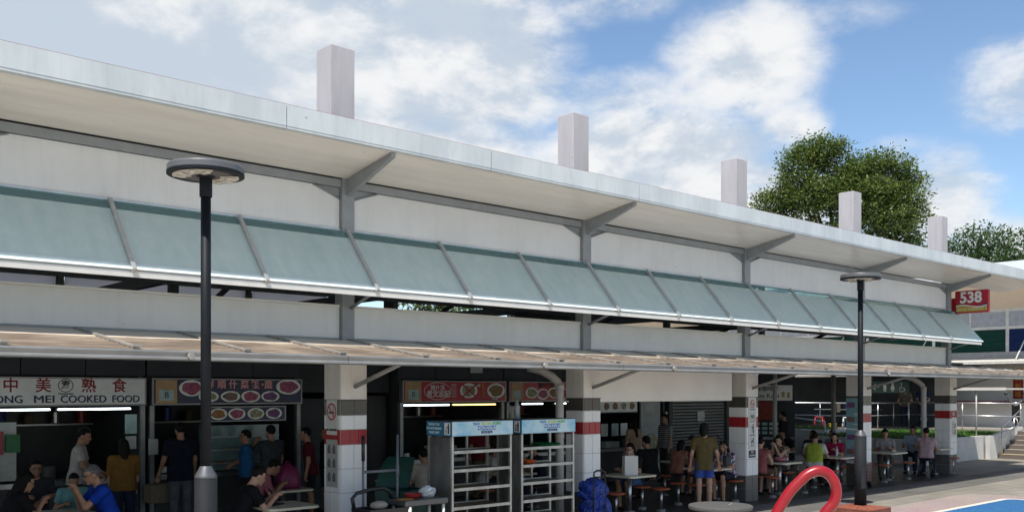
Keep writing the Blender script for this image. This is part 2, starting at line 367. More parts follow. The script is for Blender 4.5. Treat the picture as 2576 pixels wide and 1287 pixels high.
# longitudinal beam under the soffit, panels, rails between the posts
for i, x in enumerate(POSTX):
    xa, xb = x + .105, (POSTX[i + 1] if i + 1 < len(POSTX) else None)
    post = obj('post', MB().box(x - .10, x + .10, YP - .10, YP + .10, 2.95, ZS + .25), steel, HC)
    mb = MB()
    for zz in (ZS - .22, H + 2.34): 
        for xo in (-.075, .075): mb.lathe([(.012, 0), (.012, .01), (.004, .014)], (0, 0, 0), 6)
    # bracket arm from post out to the fascia
    br = MB(); P = [(x - .035, YP - .10, ZS - .235), (x - .035, YF + .10, sz(YF + .1) - .065), (x - .035, YF + .10, sz(YF + .1) - .004), (x - .035, YP - .10, ZS - .004)]
    br.prism(P, (.07, 0, 0)); obj('bracket', br, steel, HC)
    # strut holding the foot rail of the glass
    obj('awning_strut', MB().tube([(x + .04, YP - .10, H + 1.20), (x + .06, 11.18, H + 1.40)], .022), steel, HC)
    # pipe strut under the lower canopy
    obj('canopy_strut', MB().tube([(x + .06, 11.70, H + .07), (x + .10, 10.55, H + .40)], .032), mat('strut grey', (.34, .34, .335), .5), HC)
    if xb is not None: xb -= .105
    else: continue
    obj('eaves_beam', MB().box(xa, xb, YP - .07, YP + .05, ZS - .115, ZS - .004), steel, HC)
    g = .42
    mb = MB(); y = YP - .03
    mb.prism([(xa + .004, y, H + 2.345), (xb - .004, y, H + 2.345), (xb - .004, y, ZS - .27), (xb - g, y, ZS - .122), (xa + g, y, ZS - .122), (xa + .004, y, ZS - .27)], (0, .05, 0))
    obj('upper_wall_panel', mb, white, HC)
    for s_ in (0, 1):
        gx = xa if s_ == 0 else xb; d = 1 if s_ == 0 else -1
        obj('gusset', MB().prism([(gx, y + .012, ZS - .118), (gx + d * (g + .02), y + .012, ZS - .118), (gx, y + .012, ZS - .29)], (0, .012, 0)), steel, HC)
        obj('gusset_rail', MB().tube([(gx, y - .008, ZS - .275), (gx + d * (g + .02), y - .008, ZS - .122)], .014, 6), steel, HC)
    obj('panel_rail', MB().box(xa + .002, xb - .002, YP - .055, YP + .03, H + 2.305, H + 2.338), alu, HC)
    # lower panel
    mb = MB(); mb.box(xa + .004, xb - .004, YP - .03, YP + .02, H + .77, H + 1.215); obj('lower_wall_panel', mb, white, HC)
    obj('panel_cap', MB().box(xa + .002, xb - .002, YP - .045, YP + .035, H + 1.217, H + 1.245), cream, HC)
    obj('panel_foot', MB().box(xa + .002, xb - .002, YP - .05, YP + .03, H + .735, H + .765), steel, HC)

# glass awning
def frosted():
    m = bpy.data.materials.new('frosted glass'); m.use_nodes = True
    N = m.node_tree.nodes; L = m.node_tree.links; N.clear()
    tc = N.new('ShaderNodeTexCoord'); sp = N.new('ShaderNodeSeparateXYZ'); L.new(tc.outputs['Object'], sp.inputs[0])
    nz = N.new('ShaderNodeTexNoise'); nz.inputs['Scale'].default_value = 5; nz.inputs['Detail'].default_value = 5; L.new(tc.outputs['Object'], nz.inputs['Vector'])
    d = N.new('ShaderNodeBsdfPrincipled'); d.inputs['Base Color'].default_value = (.70, .83, .81, 1); d.inputs['Roughness'].default_value = .16; d.inputs['Specular IOR Level'].default_value = .6
    t = N.new('ShaderNodeBsdfTranslucent'); t.inputs['Color'].default_value = (.76, .88, .84, 1)
    mx = N.new('ShaderNodeMixShader'); mx.inputs[0].default_value = .42; L.new(d.outputs[0], mx.inputs[1]); L.new(t.outputs[0], mx.inputs[2])
    tr = N.new('ShaderNodeBsdfTransparent'); tr.inputs[0].default_value = (.72, .86, .85, 1)
    m2 = N.new('ShaderNodeMixShader'); mr = N.new('ShaderNodeMapRange'); mr.inputs[1].default_value = .35; mr.inputs[2].default_value = .7; mr.inputs[3].default_value = .03; mr.inputs[4].default_value = .09
    ms = N.new('ShaderNodeMapping'); ms.inputs['Scale'].default_value = (4.5, 1.2, .5); L.new(tc.outputs['Object'], ms.inputs[0])
    ns = N.new('ShaderNodeTexNoise'); ns.inputs['Scale'].default_value = 1.5; ns.inputs['Detail'].default_value = 8; ns.inputs['Roughness'].default_value = .72; L.new(ms.outputs[0], ns.inputs['Vector'])
    rg = N.new('ShaderNodeValToRGB'); rg.color_ramp.elements[0].position = .35; rg.color_ramp.elements[1].position = .68; rg.color_ramp.elements[0].color = (.68, .79, .75, 1); rg.color_ramp.elements[1].color = (.84, .89, .84, 1)
    L.new(ns.outputs['Fac'], rg.inputs[0]); L.new(rg.outputs[0], d.inputs['Base Color'])
    rr = N.new('ShaderNodeMapRange'); rr.inputs[3].default_value = .08; rr.inputs[4].default_value = .32; L.new(ns.outputs['Fac'], rr.inputs[0]); L.new(rr.outputs[0], d.inputs['Roughness'])
    L.new(nz.outputs['Fac'], mr.inputs[0]); L.new(mr.outputs[0], m2.inputs[0]); L.new(mx.outputs[0], m2.inputs[1]); L.new(tr.outputs[0], m2.inputs[2])
    o = N.new('ShaderNodeOutputMaterial'); L.new(m2.outputs[0], o.inputs[0]); return m
def clear_strip():
    m = bpy.data.materials.new('clear glass edge'); m.use_nodes = True
    N = m.node_tree.nodes; L = m.node_tree.links; N.clear()
    d = N.new('ShaderNodeBsdfPrincipled'); d.inputs['Base Color'].default_value = (.25, .38, .38, 1); d.inputs['Roughness'].default_value = .06
    tr = N.new('ShaderNodeBsdfTransparent'); tr.inputs[0].default_value = (.70, .86, .85, 1)
    m2 = N.new('ShaderNodeMixShader'); m2.inputs[0].default_value = .62; L.new(d.outputs[0], m2.inputs[1]); L.new(tr.outputs[0], m2.inputs[2])
    o = N.new('ShaderNodeOutputMaterial'); L.new(m2.outputs[0], o.inputs[0]); return m
GL, CL = frosted(), clear_strip()
EDG = mat('sunlit glass edge', (.70, .80, .78), .25, var=.06, scale=4)  # sunlight on the clear foot of the panes, put into a pale colour
A0 = Vector((0, 11.80, H + 2.30)); A1 = Vector((0, 11.03, H + 1.395)); ad = (A1 - A0).normalized(); an = Vector((0, ad.z, -ad.y)) * -1
if an.y > 0: an = -an
AWN = tag(link('glass_awning', None, HC, Vector((12.5, 11.0, H + 1.3)) - HC.location), 'row of sloping frosted teal glass panes under the white eaves')
PW = S / 3; k0 = -4; nmul = 0
mxs = [POSTX[2] - .03 + PW * k for k in range(-6, 13)]; mxs[-1] = 27.92
alen = (A1 - A0).length
for a, b in zip(mxs[:-1], mxs[1:]):
    for t0, t1, mm, nm in ((.0, .13, CL, 'clear_band'), (.13, .925, GL, 'pane'), (.925, 1.0, EDG, 'sunlit_edge')):
        p0 = A0 + ad * alen * t0; p1 = A0 + ad * alen * t1 * .9995
        mb = MB(); mb.prism([(a + .012, p0.y, p0.z), (b - .012, p0.y, p0.z), (b - .012, p1.y, p1.z), (a + .012, p1.y, p1.z)], an * .010)
        obj(nm, mb, mm, AWN)
for x in mxs[:-1]:
    mb = MB(); q0 = A0 + an * .011; q1 = A1 + ad * .03 + an * .011; w = .026
    mb.prism([(x - w, q0.y, q0.z), (x + w, q0.y, q0.z), (x + w, q1.y, q1.z), (x - w, q1.y, q1.z)], an * .045)
    mb.prism([(x - w, (A1 + ad * .03).y, (A1 + ad * .03).z), (x + w, (A1 + ad * .03).y, (A1 + ad * .03).z), (x + w, (A1 + ad * .03 + an * .056).y, (A1 + ad * .03 + an * .056).z), (x - w, (A1 + ad * .03 + an * .056).y, (A1 + ad * .03 + an * .056).z)], ad * .012)
    obj('mullion', mb, alu, AWN)
mb = MB(); y0 = A1.y; z0 = A1.z
mb.prism([(mxs[0], y0 + .004, z0 - .016), (mxs[0], y0 + .004, z0 - .085), (mxs[0], y0 + .075, z0 - .078), (mxs[0], y0 + .085, z0 + .055)], (mxs[-1] - mxs[0] - .12, 0, 0))
obj('foot_rail', mb, cream, AWN)

# lower canopy
CAN = tag(link('lower_canopy', None, HC, Vector((12.5, 10.5, H + .4)) - HC.location), 'weathered brown sheet canopy with pale ribs and a grey gutter')
C0 = Vector((0, 11.82, H + .735)); C1 = Vector((0, 9.93, H + .435))
def canopy_mat():
    m = bpy.data.materials.new('weathered canopy sheet'); m.use_nodes = True
    N = m.node_tree.nodes; L = m.node_tree.links; p = N['Principled BSDF']; p.inputs['Roughness'].default_value = .6
    tc = N.new('ShaderNodeTexCoord'); oi = N.new('ShaderNodeObjectInfo')
    ad_ = N.new('ShaderNodeVectorMath'); ad_.operation = 'ADD'; L.new(tc.outputs['Object'], ad_.inputs[0]); L.new(oi.outputs['Random'], ad_.inputs[1])
    mp = N.new('ShaderNodeMapping'); mp.inputs['Scale'].default_value = (.7, 6, 1); L.new(ad_.outputs[0], mp.inputs[0])
    n1 = N.new('ShaderNodeTexNoise'); n1.inputs['Scale'].default_value = 2.2; n1.inputs['Detail'].default_value = 9; n1.inputs['Roughness'].default_value = .68; L.new(mp.outputs[0], n1.inputs['Vector'])
    n2 = N.new('ShaderNodeTexNoise'); n2.inputs['Scale'].default_value = 1.3; n2.inputs['Detail'].default_value = 5; L.new(ad_.outputs[0], n2.inputs['Vector'])
    mth = N.new('ShaderNodeMath'); mth.operation = 'ADD'; mm = N.new('ShaderNodeMath'); mm.operation = 'MULTIPLY'; mm.inputs[1].default_value = .55
    L.new(n2.outputs['Fac'], mm.inputs[0]); L.new(n1.outputs['Fac'], mth.inputs[0]); L.new(mm.outputs[0], mth.inputs[1])
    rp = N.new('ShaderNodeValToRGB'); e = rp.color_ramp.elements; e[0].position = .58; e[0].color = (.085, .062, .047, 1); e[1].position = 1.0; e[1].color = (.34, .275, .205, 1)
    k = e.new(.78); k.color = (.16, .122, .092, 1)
    L.new(mth.outputs[0], rp.inputs[0])
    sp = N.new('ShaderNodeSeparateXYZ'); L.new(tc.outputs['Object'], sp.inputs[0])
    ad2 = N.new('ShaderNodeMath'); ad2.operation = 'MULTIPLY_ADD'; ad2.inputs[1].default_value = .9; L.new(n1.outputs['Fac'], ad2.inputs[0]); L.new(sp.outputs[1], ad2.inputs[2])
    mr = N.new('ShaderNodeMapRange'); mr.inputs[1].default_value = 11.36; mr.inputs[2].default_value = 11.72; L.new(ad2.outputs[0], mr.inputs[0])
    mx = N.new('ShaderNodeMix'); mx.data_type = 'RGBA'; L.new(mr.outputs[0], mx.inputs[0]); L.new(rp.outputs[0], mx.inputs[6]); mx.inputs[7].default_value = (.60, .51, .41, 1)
    L.new(mx.outputs[2], p.inputs['Base Color']); return m
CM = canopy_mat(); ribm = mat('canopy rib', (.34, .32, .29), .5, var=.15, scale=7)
rx = [X1 + .02 + 1.25 * k for k in range(-9, 20)]; rx[-1] = 31.1
cd = (C1 - C0); cdn = cd.normalized(); cn = Vector((0, -cdn.z, cdn.y)); cn = cn if cn.z > 0 else -cn
for a, b in zip(rx[:-1], rx[1:]):
    # corrugation runs along the building: shallow waves across the slope
    mb = MB(); nseg = 26; vs_ = []; fs_ = []
    for i in range(nseg + 1):
        p = C0 + cd * (i / nseg) + cn * (.008 * (1 if i % 2 else 0))
        vs_ += [(a + .004, p.y, p.z), (b - .004, p.y, p.z)]
    for i in range(nseg): fs_.append((2 * i, 2 * i + 1, 2 * i + 3, 2 * i + 2))
    mb.add(vs_, fs_)
    vs2 = [(x_, y_, z_ - .012) for x_, y_, z_ in vs_]; mb.add(vs2, [tuple(reversed(f)) for f in fs_])
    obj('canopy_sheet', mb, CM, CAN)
for x in rx:
    mb = MB(); p0 = C0 + cn * .010; p1 = C1 + cn * .010; w = .022
    mb.prism([(x - w, p0.y, p0.z), (x + w, p0.y, p0.z), (x + w, p1.y, p1.z), (x - w, p1.y, p1.z)], cn * .022)
    obj('canopy_rib', mb, ribm, CAN)
    mb = MB(); p = C1 + cn * .033; mb.box(x - .04, x + .04, p.y - .02, p.y + .05, p.z, p.z + .018); obj('rib_clip', mb, ribm, CAN)
    obj('rafter', MB().prism([(x - .02, 11.78, H + .70), (x - .02, 10.0, H + .415), (x - .02, 10.0, H + .36), (x - .02, 11.78, H + .60)], (.04, 0, 0)), mat('rafter grey', (.25, .25, .25), .55), CAN)
gx0, gx1 = rx[0], rx[-1]
gp = [(9.925, .425), (9.845, .435), (9.838, .415), (9.852, .375), (9.838, .350), (9.838, .335), (9.92, .325), (9.93, .345)]
k = gx0
while k < gx1 - .1:
    e = min(k + 5.0, gx1)
    obj('gutter', MB().prism([(k + .004, y_, H + z_) for y_, z_ in gp], (e - k - .008, 0, 0)), gutter, CAN); k = e
for x in (X1 - 3.2, X1 + 2.05, X1 + 5.0, X1 + 12.4):
    obj('gutter_cap', MB().tube([(x, 9.836, H + .375), (x, 9.80, H + .375)], .038, 14), ribm, CAN)

# columns with tiles
grout = mat('grout', (.42, .42, .40), .8)
tw = mat('white tile', (.80, .81, .82), .18, var=.05, scale=1.4, spec=.6)
tr_ = mat('red tile', (.36, .022, .030), .2, var=.08, scale=3)
tb = mat('brown tile', (.085, .075, .066), .22, var=.1, scale=3)
tg = mat('grey skirting tile', (.12, .115, .11), .35, var=.12, scale=3)
CW = .43; CY = 11.70
TILE = {}
def tile_mesh(w, h_, m):
    k = (round(w, 3), round(h_, 3), m.name)
    if k not in TILE:
        mb = MB(); b = .004; t = .010
        mb.add([(-w / 2, 0, 0), (w / 2, 0, 0), (w / 2, 0, h_), (-w / 2, 0, h_), (-w / 2 + b, -t, b), (w / 2 - b, -t, b), (w / 2 - b, -t, h_ - b), (-w / 2 + b, -t, h_ - b)],
               [(4, 5, 6, 7), (0, 1, 5, 4), (1, 2, 6, 5), (2, 3, 7, 6), (3, 0, 4, 7)])
        TILE[k] = mb.mesh('tile', m)
    return TILE[k]
rows = [(0.0, .27, 2, tg), (.27, .28, 2, tg), (.55, .343, 2, tw), (.893, .343, 2, tw), (1.236, .344, 2, tw), (1.58, .215, 3, tr_), (1.795, .205, 2, tw), (2.0, .215, 2, tb)]
COLX = []
for i, x in enumerate(POSTX[1:]):
    xa = x - .18; COLX.append(xa)
    c = obj('column', MB().box(xa, xa + CW, CY, CY + CW, 0, 2.215).box(xa - .004, xa + CW + .004, CY - .004, CY + CW + .004, 2.217, H + .72), conc, HC)
    obj('tile_core', MB().box(xa - .002, xa + CW + .002, CY - .002, CY + CW + .002, .003, 2.213), grout, c)
    obj('tile_trim', MB().box(xa - .014, xa + CW + .014, CY - .014, CY + CW + .014, 2.2135, 2.226), mat('trim dark', (.08, .08, .08), .4), c)
    for z, h_, n, m_ in rows:
        w = CW / n
        for j in range(n):
            me = tile_mesh(w - .005, h_ - .005, m_)
            off = Vector(HC.location)
            for q, (lx, ly, rz) in enumerate((((xa + w * (j + .5)), CY - .002, 0), (xa - .002, CY + w * (j + .5), -90), (xa + CW + .002, CY + w * (j + .5), 90))):
                if q == 2 and i > 3: continue
                o = link('tile', me, c, Vector((lx, ly, z + .0025)) - off - c.location, (0, 0, R(rz)))
# chimneys above the roof on the post line
for x in POSTX[2:]:
    a = x - .20
    obj('chimney', MB().bbox(a, a + .40, 11.93, 12.33, ZF + .1, H + 5.0, .006), chim, HC)
# inner roof structure: far clerestory, trusses
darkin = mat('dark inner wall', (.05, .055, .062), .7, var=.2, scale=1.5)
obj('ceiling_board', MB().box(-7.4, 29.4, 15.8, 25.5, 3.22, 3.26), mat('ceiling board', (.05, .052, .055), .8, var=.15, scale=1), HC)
for x in POSTX:
    obj('tie_beam', MB().box(x - .06, x + .06, YP + .10, 24.8, H + 2.1, H + 2.32), dark, HC)
    obj('truss_post', MB().box(x - .08, x + .08, 17.9, 18.06, 3.26, H + 4.2), dark, HC)
    obj('truss_brace', MB().tube([(x, 14.5, H + 2.2), (x, 18.0, H + 1.0)], .05, 8), dark, HC)
    obj('rear_post', MB().box(x - .10, x + .10, 24.8, 25.0, 0, H + 3.1), steel, HC)
for yy, zz in ((14.2, H + 1.62), (18.0, H + 1.30)):
    obj('purlin', MB().box(-7.3, 29.3, yy, yy + .08, zz, zz + .10), dark, HC)
def translucent_sheet():
    m = bpy.data.materials.new('translucent rear sheet'); m.use_nodes = True; N = m.node_tree.nodes; L = m.node_tree.links
    t_ = N.new('ShaderNodeBsdfTranslucent'); t_.inputs[0].default_value = (.86, .84, .88, 1); mx = N.new('ShaderNodeMixShader'); mx.inputs[0].default_value = .7
    N['Principled BSDF'].inputs['Base Color'].default_value = (.7, .69, .72, 1); L.new(N['Principled BSDF'].outputs[0], mx.inputs[1]); L.new(t_.outputs[0], mx.inputs[2]); L.new(mx.outputs[0], N['Material Output'].inputs[0]); return m
REARP = translucent_sheet()
for i, x in enumerate(POSTX[:-1]):
    m_ = REARP if i < 4 else darkin
    if True:
        for j in range(4):
            if i == 4: break
            zz = H + 2.26 + j * .29
            obj('rear_louvre', MB().prism([(x + .12, 24.9, zz), (x + .12, 24.78, zz + .30), (x + .12, 24.80, zz + .31), (x + .12, 24.92, zz + .01)], ((S - .24) * (.5 if i == 3 else 1), 0, 0)), m_, HC)
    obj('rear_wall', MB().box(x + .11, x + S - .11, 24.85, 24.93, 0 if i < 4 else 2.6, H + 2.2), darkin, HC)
# ------------------------------------------------------------------ stalls
YS = 16.5
stain = mat('stainless', (.42, .43, .43), .32, metal=.85, var=.15, scale=3, stretch=(1, 1, .3))
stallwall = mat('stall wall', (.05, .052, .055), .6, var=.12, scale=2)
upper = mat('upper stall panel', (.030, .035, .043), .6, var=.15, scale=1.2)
framem = mat('aluminium frame', (.30, .31, .32), .4, metal=.5, var=.1)
blackm = mat('black plastic', (.015, .015, .017), .45, var=.2)
tube_on = mat('lit tube', (.9, .95, 1), .3, var=0, emit=(.80, .95, 1.0, 4.0))
tube_warm = mat('lit warm tube', (1, .8, .3), .3, var=0, emit=(1.0, .68, .20, 2.2))
plate = mat('plate print', (.84, .88, .82), .5, var=.05)
def food_mat(name, a, b, c):
    m = bpy.data.materials.new(name); m.use_nodes = True; N = m.node_tree.nodes; L = m.node_tree.links; p = N['Principled BSDF']; p.inputs['Roughness'].default_value = .5
    tc = N.new('ShaderNodeTexCoord'); v = N.new('ShaderNodeTexVoronoi'); v.inputs['Scale'].default_value = 26; L.new(tc.outputs['Object'], v.inputs['Vector'])
    sp = N.new('ShaderNodeSeparateColor'); L.new(v.outputs['Color'], sp.inputs[0]); rp = N.new('ShaderNodeValToRGB'); e = rp.color_ramp.elements
    e[0].color = a + (1,); e[1].color = c + (1,); k = e.new(.5); k.color = b + (1,); L.new(sp.outputs[0], rp.inputs[0]); L.new(rp.outputs[0], p.inputs['Base Color']); return m
F_PINK = food_mat('pink dish print', (.30, .05, .10), (.42, .10, .20), (.20, .04, .09))
F_GRN = food_mat('green dish print', (.03, .12, .08), (.35, .08, .12), (.06, .20, .10))
F_PUR = food_mat('purple dish print', (.12, .04, .16), (.22, .06, .20), (.05, .12, .10))
F_BRN = food_mat('brown dish print', (.38, .16, .06), (.25, .10, .03), (.12, .20, .05))
F_PALE = food_mat('pale dish print', (.45, .42, .34), (.30, .25, .14), (.12, .22, .08))
def dish(x, z, rx_, rz_, food, parent, y=YS - .088):
    mb = MB(); n = 28
    for r_, yy, wob in ((1.0, 0, 0), (.76, -.002, .12)):
        P = []
        for k in range(n):
            w = 2 * math.pi * k / n; q = r_ * (1 + wob * (.5 * math.sin(3 * w + x * 7) + .5 * math.sin(5 * w + x * 3)))
            P.append((x + rx_ * q * math.cos(w), y + yy, z + rz_ * q * math.sin(w)))
        o = len(mb.v); mb.prism(list(reversed(P)), (0, -.0015, 0))
    me = mb.mesh('dish_picture', plate); me.materials.append(food)
    np_ = len(me.polygons) // 2
    for i, p in enumerate(me.polygons): p.material_index = 0 if i < np_ else 1
    return obj('dish_picture', me, None, parent)
def panel(name, x0, x1, z0, z1, m, parent, y0, y1): return obj(name, MB().box(x0, x1, y0, y1, z0, z1), m, parent)
def stall(x0, x1, label, board=None, counter=True, tubes=(), sign_x1=None, sz=(H - .235, H + .235)):
    t = thing('food_stall', label, 'food stall', ((x0 + x1) / 2, YS, 0), group='row of food stalls')
    for x in (x0 + .03, x1 - .11):
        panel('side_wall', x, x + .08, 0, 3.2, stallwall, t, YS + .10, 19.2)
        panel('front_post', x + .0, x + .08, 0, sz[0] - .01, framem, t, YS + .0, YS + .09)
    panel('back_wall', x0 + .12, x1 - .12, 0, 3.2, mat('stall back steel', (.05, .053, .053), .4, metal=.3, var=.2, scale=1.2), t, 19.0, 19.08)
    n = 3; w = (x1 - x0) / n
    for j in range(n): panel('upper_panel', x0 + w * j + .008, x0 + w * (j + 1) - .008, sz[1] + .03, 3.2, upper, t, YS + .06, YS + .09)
    if board:
        f = panel('signboard', x0 + .04, (sign_x1 or x1) - .04, sz[0], sz[1], framem, t, YS - .08, YS + .05)
        panel('sign_face', x0 + .07, (sign_x1 or x1) - .07, sz[0] + .025, sz[1] - .025, board, f, YS - .084, YS - .081)
    else: f = None
    if counter:
        c = panel('counter', x0 + .13, x1 - .13, .80, .88, stain, t, YS - .02, YS + .62)
        panel('counter_front', x0 + .13, x1 - .13, .02, .80, stallwall, c, YS + .02, YS + .08)
        for k in range(5):
            xx = x0 + .4 + k * (x1 - x0 - .8) / 4
            mb = MB(); mb.lathe([(.10, 0), (.12, .02), (.12, .12 + .05 * (k % 3)), (.11, .13 + .05 * (k % 3))], (xx, YS + .35, .882), 14)
            obj('pot', mb, (stain, blackm, stallwall)[k % 3], t)
        panel('shelf', x0 + .2, x1 - .2, 1.72, 1.75, stain, t, 18.6, 18.98)
        for k in range(6):
            xx = x0 + .35 + k * (x1 - x0 - .7) / 5
            mb = MB(); mb.lathe([(.08, 0), (.09, .01), (.09, .16 + .05 * ((k * 7) % 3)), (.04, .2 + .05 * ((k * 7) % 3))], (xx, 18.8, 1.752), 12)
            obj('jar', mb, (stain, mat('red plastic', (.28, .02, .02), .4), mat('blue plastic', (.03, .06, .30), .4), mat('brown carton', (.18, .12, .07), .8))[k % 4], t)
    for a, b, m_ in tubes:
        lf = panel('light_fitting', a, b, sz[0] - .075, sz[0] - .04, framem, t, YS - .03, YS + .05)
        obj('tube', MB().tube([(a + .02, YS - .045, sz[0] - .055), (b - .02, YS - .045, sz[0] - .055)], .014, 8), m_, lf)
    return t, f
signwhite = mat('white sign face', (.82, .87, .88), .35, var=.08, scale=2.5)
navysign = mat('navy sign face', (.016, .020, .085), .35, var=.2, scale=2)
redsign = mat('red sign face', (.48, .014, .028), .35, var=.12, scale=2)
tan = mat('tan card', (.52, .34, .17), .6, var=.1)
cardblue = mat('pale blue card', (.42, .58, .58), .6)
ink_red = mat('ink red', (.26, .015, .02), .5, var=0); ink_navy = mat('ink navy', (.012, .02, .10), .5, var=0)
ink_white = mat('ink white', (.70, .70, .68), .5, var=0); ink_black = mat('ink black', (.012, .012, .012), .5, var=0)
ink_pink = mat('ink pink', (.80, .38, .38), .5, var=0); ink_gold = mat('ink gold', (.60, .34, .03), .5, var=0)
YT = YS - .0875
def ring(x, z, rx_, rz_, w, m_, parent, y=YT):
    mb = MB(); n = 40; vs_ = []; fs_ = []
    for k in range(n):
        a = 2 * math.pi * k / n
        for q in (1, 0): vs_.append((x + (rx_ - w * (1 - q)) * math.cos(a), y, z + (rz_ - w * (1 - q)) * math.sin(a)))
    for k in range(n): fs_.append((2 * k, 2 * k + 1, (2 * k + 3) % (2 * n), (2 * k + 2) % (2 * n)))
    mb.add(vs_, fs_); mb.add([(a, b - .002, c) for a, b, c in vs_], [tuple(reversed(f)) for f in fs_])
    return obj('emblem_ring', mb, m_, parent)
# stall with the white board
t, f = stall(3.40, 6.40, 'food stall with a white vegetarian signboard, red characters and blue lettering', signwhite, tubes=((3.45, 4.83, tube_on), (4.92, 6.12, tube_on)))
for ch, x in (('中', 4.22), ('美', 4.70), ('熟', 5.40), ('食', 5.90)): text(ch, .245, (x, YT, H + .085), FRONT, ink_red, f, off=.004)
ring(5.04, H + .10, .118, .112, .012, ink_black, f); text('素', .15, (5.04, YT, H + .105), FRONT, ink_black, f, off=.003)
text('Vegetarian', .055, (5.04, YT, H - .035), FRONT, ink_black, f, off=.001)
for w_, x, l in (('ZHONG', 4.06, .66), ('MEI', 4.71, .30), ('COOKED', 5.32, .72), ('FOOD', 6.005, .45)):
    for dx, dy, dz, m_ in ((.012, .001, -.007, mat('ink shade grey', (.30, .33, .36), .6, var=0)), (.005, -.0008, .0, ink_navy), (0, -.001, 0, ink_navy)):
        o = text(w_, .168, (x + dx, YT + dy, H - .127 + dz), FRONT, m_, f, off=0)
        o.scale.x = l / max(o.dimensions.x, .01)
panel('notice', 6.02, 6.22, 1.62, 1.95, cardblue, t, YS - .02, YS - .012)
panel('paper_notice', 6.03, 6.21, 1.36, 1.58, mat('paper white', (.55, .56, .53), .8), t, YS - .02, YS - .012)
panel('cupboard_front', 3.45, 4.35, .92, 1.85, mat('glass case', (.25, .28, .28), .2), t, YS + .1, YS + .55)
panel('hanging_red_bag', 4.02, 4.12, 1.35, 1.72, mat('red plastic', (.28, .02, .02), .4), t, YS - .08, YS - .02)
panel('hanging_green_bag', 4.16, 4.36, 1.38, 1.66, mat('green plastic', (.02, .16, .05), .5), t, YS - .08, YS - .02)
panel('switch_box', 6.42, 6.56, 1.25, 1.52, mat('box white', (.50, .52, .50), .5), t, YS - .09, YS - .01)
panel('crate', 6.30, 6.66, .45, .75, mat('wicker', (.22, .17, .12), .8, scale=30), t, YS - .45, YS - .12)
# navy dish signboard
t, f = stall(6.42, 9.42, 'food stall with a navy signboard of dish pictures and white-outlined characters', navysign)
panel('tan_card', 6.52, 6.90, H - .205, H + .205, tan, f, YS - .087, YS - .0845)
panel('grade_card', 6.58, 6.84, H - .16, H + .03, cardblue, f, YS - .090, YS - .0875); text('B', .15, (6.71, YS - .0925, H - .065), FRONT, ink_navy, f)
for x, z, a, b, fm in ((7.16, H + .06, .23, .145, F_PINK), (7.48, H - .09, .19, .10, F_PALE), (7.90, H - .09, .19, .10, F_GRN), (8.30, H - .09, .19, .11, F_PINK), (8.70, H - .09, .19, .10, F_PUR), (9.08, H + .09, .26, .145, F_PINK)): dish(x, z, a, b, fm, f)
for ch, x in zip('祥順什菜飯・糜', (7.50, 7.73, 7.95, 8.18, 8.39, 8.54, 8.66)): text(ch, .17, (x, YT, H + .12), FRONT, ink_pink, f, off=.003)
for x in (7.02, 7.35, 7.90, 8.30, 9.05): text('Lucky Dish', .035, (x, YT, H - .19), FRONT, ink_white, f) if False else None
mbd = panel('menu_board', 7.36, 9.05, H - .55, H - .27, framem, t, YS - .05, YS - .02); panel('menu_face', 7.39, 9.02, H - .53, H - .29, navysign, mbd, YS - .054, YS - .051)
for x, fm in ((7.62, F_BRN), (7.98, F_PINK), (8.36, F_PALE), (8.73, F_PUR)): dish(x + .06, H - .41, .17, .105, fm, mbd, YS - .056)
dc = panel('display_case', 7.55, 8.95, .90, 1.72, mat('display glass', (.16, .24, .24), .12), t, YS + .05, YS + .5)
for k in range(3): panel('case_shelf', 7.56, 8.94, 1.02 + .24 * k, 1.04 + .24 * k, mat('shelf white', (.45, .48, .46), .5), dc, YS + .02, YS + .045)
for k in range(7):
    mb = MB(); mb.lathe([(.10, 0), (.13, .03)], (7.72 + .18 * k, YS + .0, 1.045 + .24 * (k % 2)), 12); obj('food_tray', mb, (F_BRN, F_PALE, F_GRN)[k % 3], dc)
# aisle wall
AW = thing('aisle_partition', 'dark metal partition with a tall black door beside the red stall', 'partition', (10.5, YS, 0))
panel('partition_panel', 9.50, 10.15, 0, 2.2, upper, AW, YS + .3, YS + .36); panel('partition_door', 10.2, 11.62, 0, 2.25, blackm, AW, YS + .32, YS + .36)
panel('door_frame', 10.16, 10.2, 0, 2.3, framem, AW, YS + .3, YS + .38); panel('partition_header', 9.48, 11.68, 2.32, 3.2, upper, AW, YS + .3, YS + .36)
for k in range(6):
    obj('ceiling_slat', MB().box(9.5, 11.6, YS + .25, YS + .28, 2.42 + .1 * k, 2.45 + .1 * k), dark, AW)
# red stall
t, f = stall(11.72, 14.72, 'food stall with a red signboard, white oval emblem and two large dishes', redsign, tubes=((11.80, 13.05, tube_on), (13.12, 14.4, tube_warm)))
panel('tan_card', 11.82, 12.24, H - .205, H + .205, tan, f, YS - .087, YS - .0845)
panel('grade_card', 11.90, 12.17, H - .17, H + .04, cardblue, f, YS - .090, YS - .0875); text('B', .15, (12.03, YS - .0925, H - .065), FRONT, ink_navy, f)
ring(12.68, H + .01, .37, .19, .012, ink_white, f)
text('猪什汤', .13, (12.68, YT, H + .075), FRONT, ink_white, f, off=.002); text('老文志記', .16, (12.70, YT, H - .06), FRONT, ink_white, f, off=.004)
for k in range(6): text('什锦汤面', .04, (13.12, YT, H + .15 - k * .052), FRONT, ink_white, f)
dish(13.55, H + .02, .25, .165, F_PALE, f)
for s_ in (-1, 1): obj('strike_mark', MB().prism([(13.30, YS - .094, H + .02 + s_ * .16), (13.33, YS - .094, H + .02 + s_ * .185), (13.82, YS - .094, H + .02 - s_ * .15), (13.79, YS - .094, H + .02 - s_ * .18)], (0, -.001, 0)), redsign, f)
